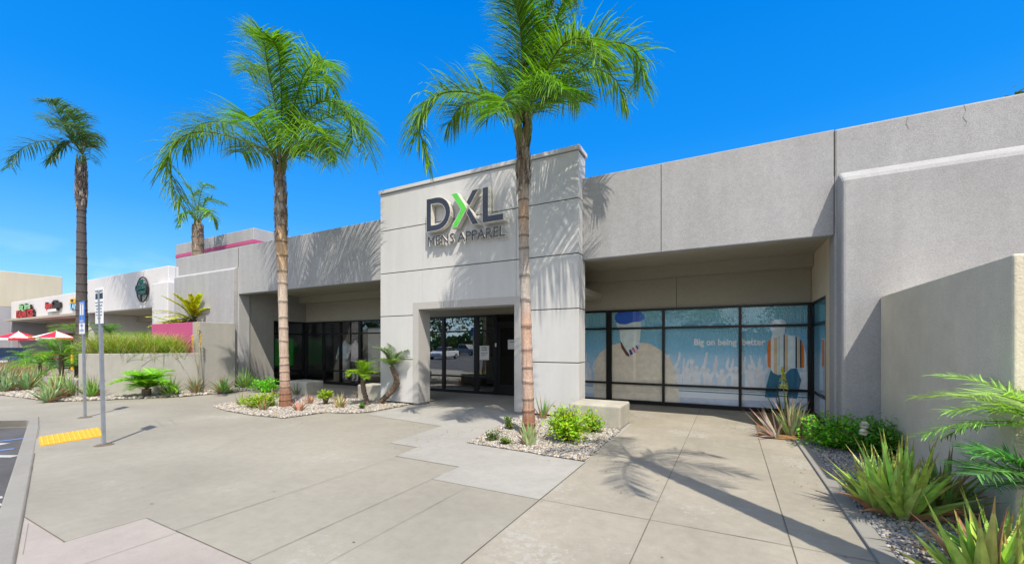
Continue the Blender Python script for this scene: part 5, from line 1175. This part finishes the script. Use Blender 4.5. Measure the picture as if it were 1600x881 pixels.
# ------------------------------------------------------------ display mannequins and posters behind the left glass
def mannequin(x, y, shirt, shorts, lab):
    t = thing('mannequin', (x, y, .16), lab, 'mannequin', 'headless mannequins in the left window'); z0 = .16
    m = MB(); c = (.62, .60, .60)
    def el(m, pts): # stacked ellipses
        n = 14; base = len(m.v)
        for (cx, cy, z, rx, ry) in pts:
            for k in range(n): a = 2*math.pi*k/n; m.v.append((x+cx+rx*math.cos(a), y+cy+ry*math.sin(a), z0+z))
        for i in range(len(pts)-1):
            for k in range(n): m.face([base+i*n+k, base+i*n+(k+1) % n, base+(i+1)*n+(k+1) % n, base+(i+1)*n+k])
        m.face([base+k for k in range(n)][::-1]); m.face([base+(len(pts)-1)*n+k for k in range(n)])
    for s in (-1, 1): el(m, [(s*.11, -.02, 0, .05, .10), (s*.11, 0, .06, .045, .05), (s*.11, 0, .3, .065, .065), (s*.10, 0, .45, .055, .06), (s*.10, 0, .8, .09, .09)])
    el(m, [(0, 0, .75, .17, .12), (0, 0, .95, .15, .11), (0, 0, 1.2, .20, .12), (0, 0, 1.38, .18, .09), (0, 0, 1.44, .06, .06), (0, 0, 1.52, .055, .055)])
    for s in (-1, 1): m.tube([(x+s*.19, y, z0+1.34), (x+s*.30, y-.03, z0+1.08), (x+s*.27, y-.16, z0+.88), (x+s*.24, y-.2, z0+.80)], [.055, .045, .035, .03], 8)
    m.build('body', M['white'], t, smooth=True)
    m = MB(); el(m, [(0, 0, .72, .235, .17), (0, 0, .95, .215, .155), (0, 0, 1.22, .24, .15), (0, 0, 1.36, .20, .12), (0, 0, 1.42, .08, .075)])
    for s in (-1, 1): m.tube([(x+s*.17, y, z0+1.34), (x+s*.29, y-.02, z0+1.10)], [.085, .09], 10)
    m.build('shirt', shirt, t, smooth=True)
    m = MB()
    for s in (-1, 1): el(m, [(s*.115, 0, .42, .115, .12), (s*.10, 0, .60, .125, .13), (s*.08, 0, .78, .13, .13)])
    m.build('shorts', shorts, t, smooth=True)
px1 = onY(556, 560, 11.12); px0 = onY(539, 560, 11.25)
mannequin(px1.x, 11.12, plain('shirt_pink', (.80, .68, .70), .8), plain('shorts_black', (.02, .02, .02), .8), 'headless mannequin in a pale pink shirt and black shorts behind the left window')
mannequin(px0.x, 11.25, plain('shirt_blue', (.50, .68, .82), .8), plain('shorts_cream', (.6, .58, .52), .8), 'headless mannequin in a light blue shirt beside the pink shirted one')
pp_ = [onY(575, 512, 11.4), onY(596, 512, 11.4)]
m = MB(); m.box(pp_[0].x, pp_[1].x+1.2, 11.4, 11.43, .5, 2.15); o = m.build('display_poster', plain('poster', (.62, .60, .60), .6), loc=(pp_[0].x, 11.4, .5)); setp(o, 'large pale poster board in the left window beside the mannequins', 'poster')
m = MB(); m.box(-15.5, -15.4, 9.6, 10.5, .7, 1.75); o = m.build('display_banner', plain('banner_green', (.02, .45, .03), .5), loc=(-15.45, 10, .7)); setp(o, 'bright green display panel behind the left alcove side glass', 'banner')
gx = onY(461, 560, 11.6); m = MB()
rs = random.Random(5); m.polyY([(gx.x+.26*math.cos(a)*rs.uniform(.6, 1.1), 1.35+.36*math.sin(a)*rs.uniform(.7, 1.1)) for a in [k*math.pi/7 for k in range(14)]], 11.6)
o = m.build('display_banner', plain('banner_green2', (.02, .40, .03), .5), loc=(gx.x, 11.6, 1.3)); setp(o, 'ragged bright green hanging display seen right of the left palm trunk', 'banner')
sl_ = bpy.data.objects
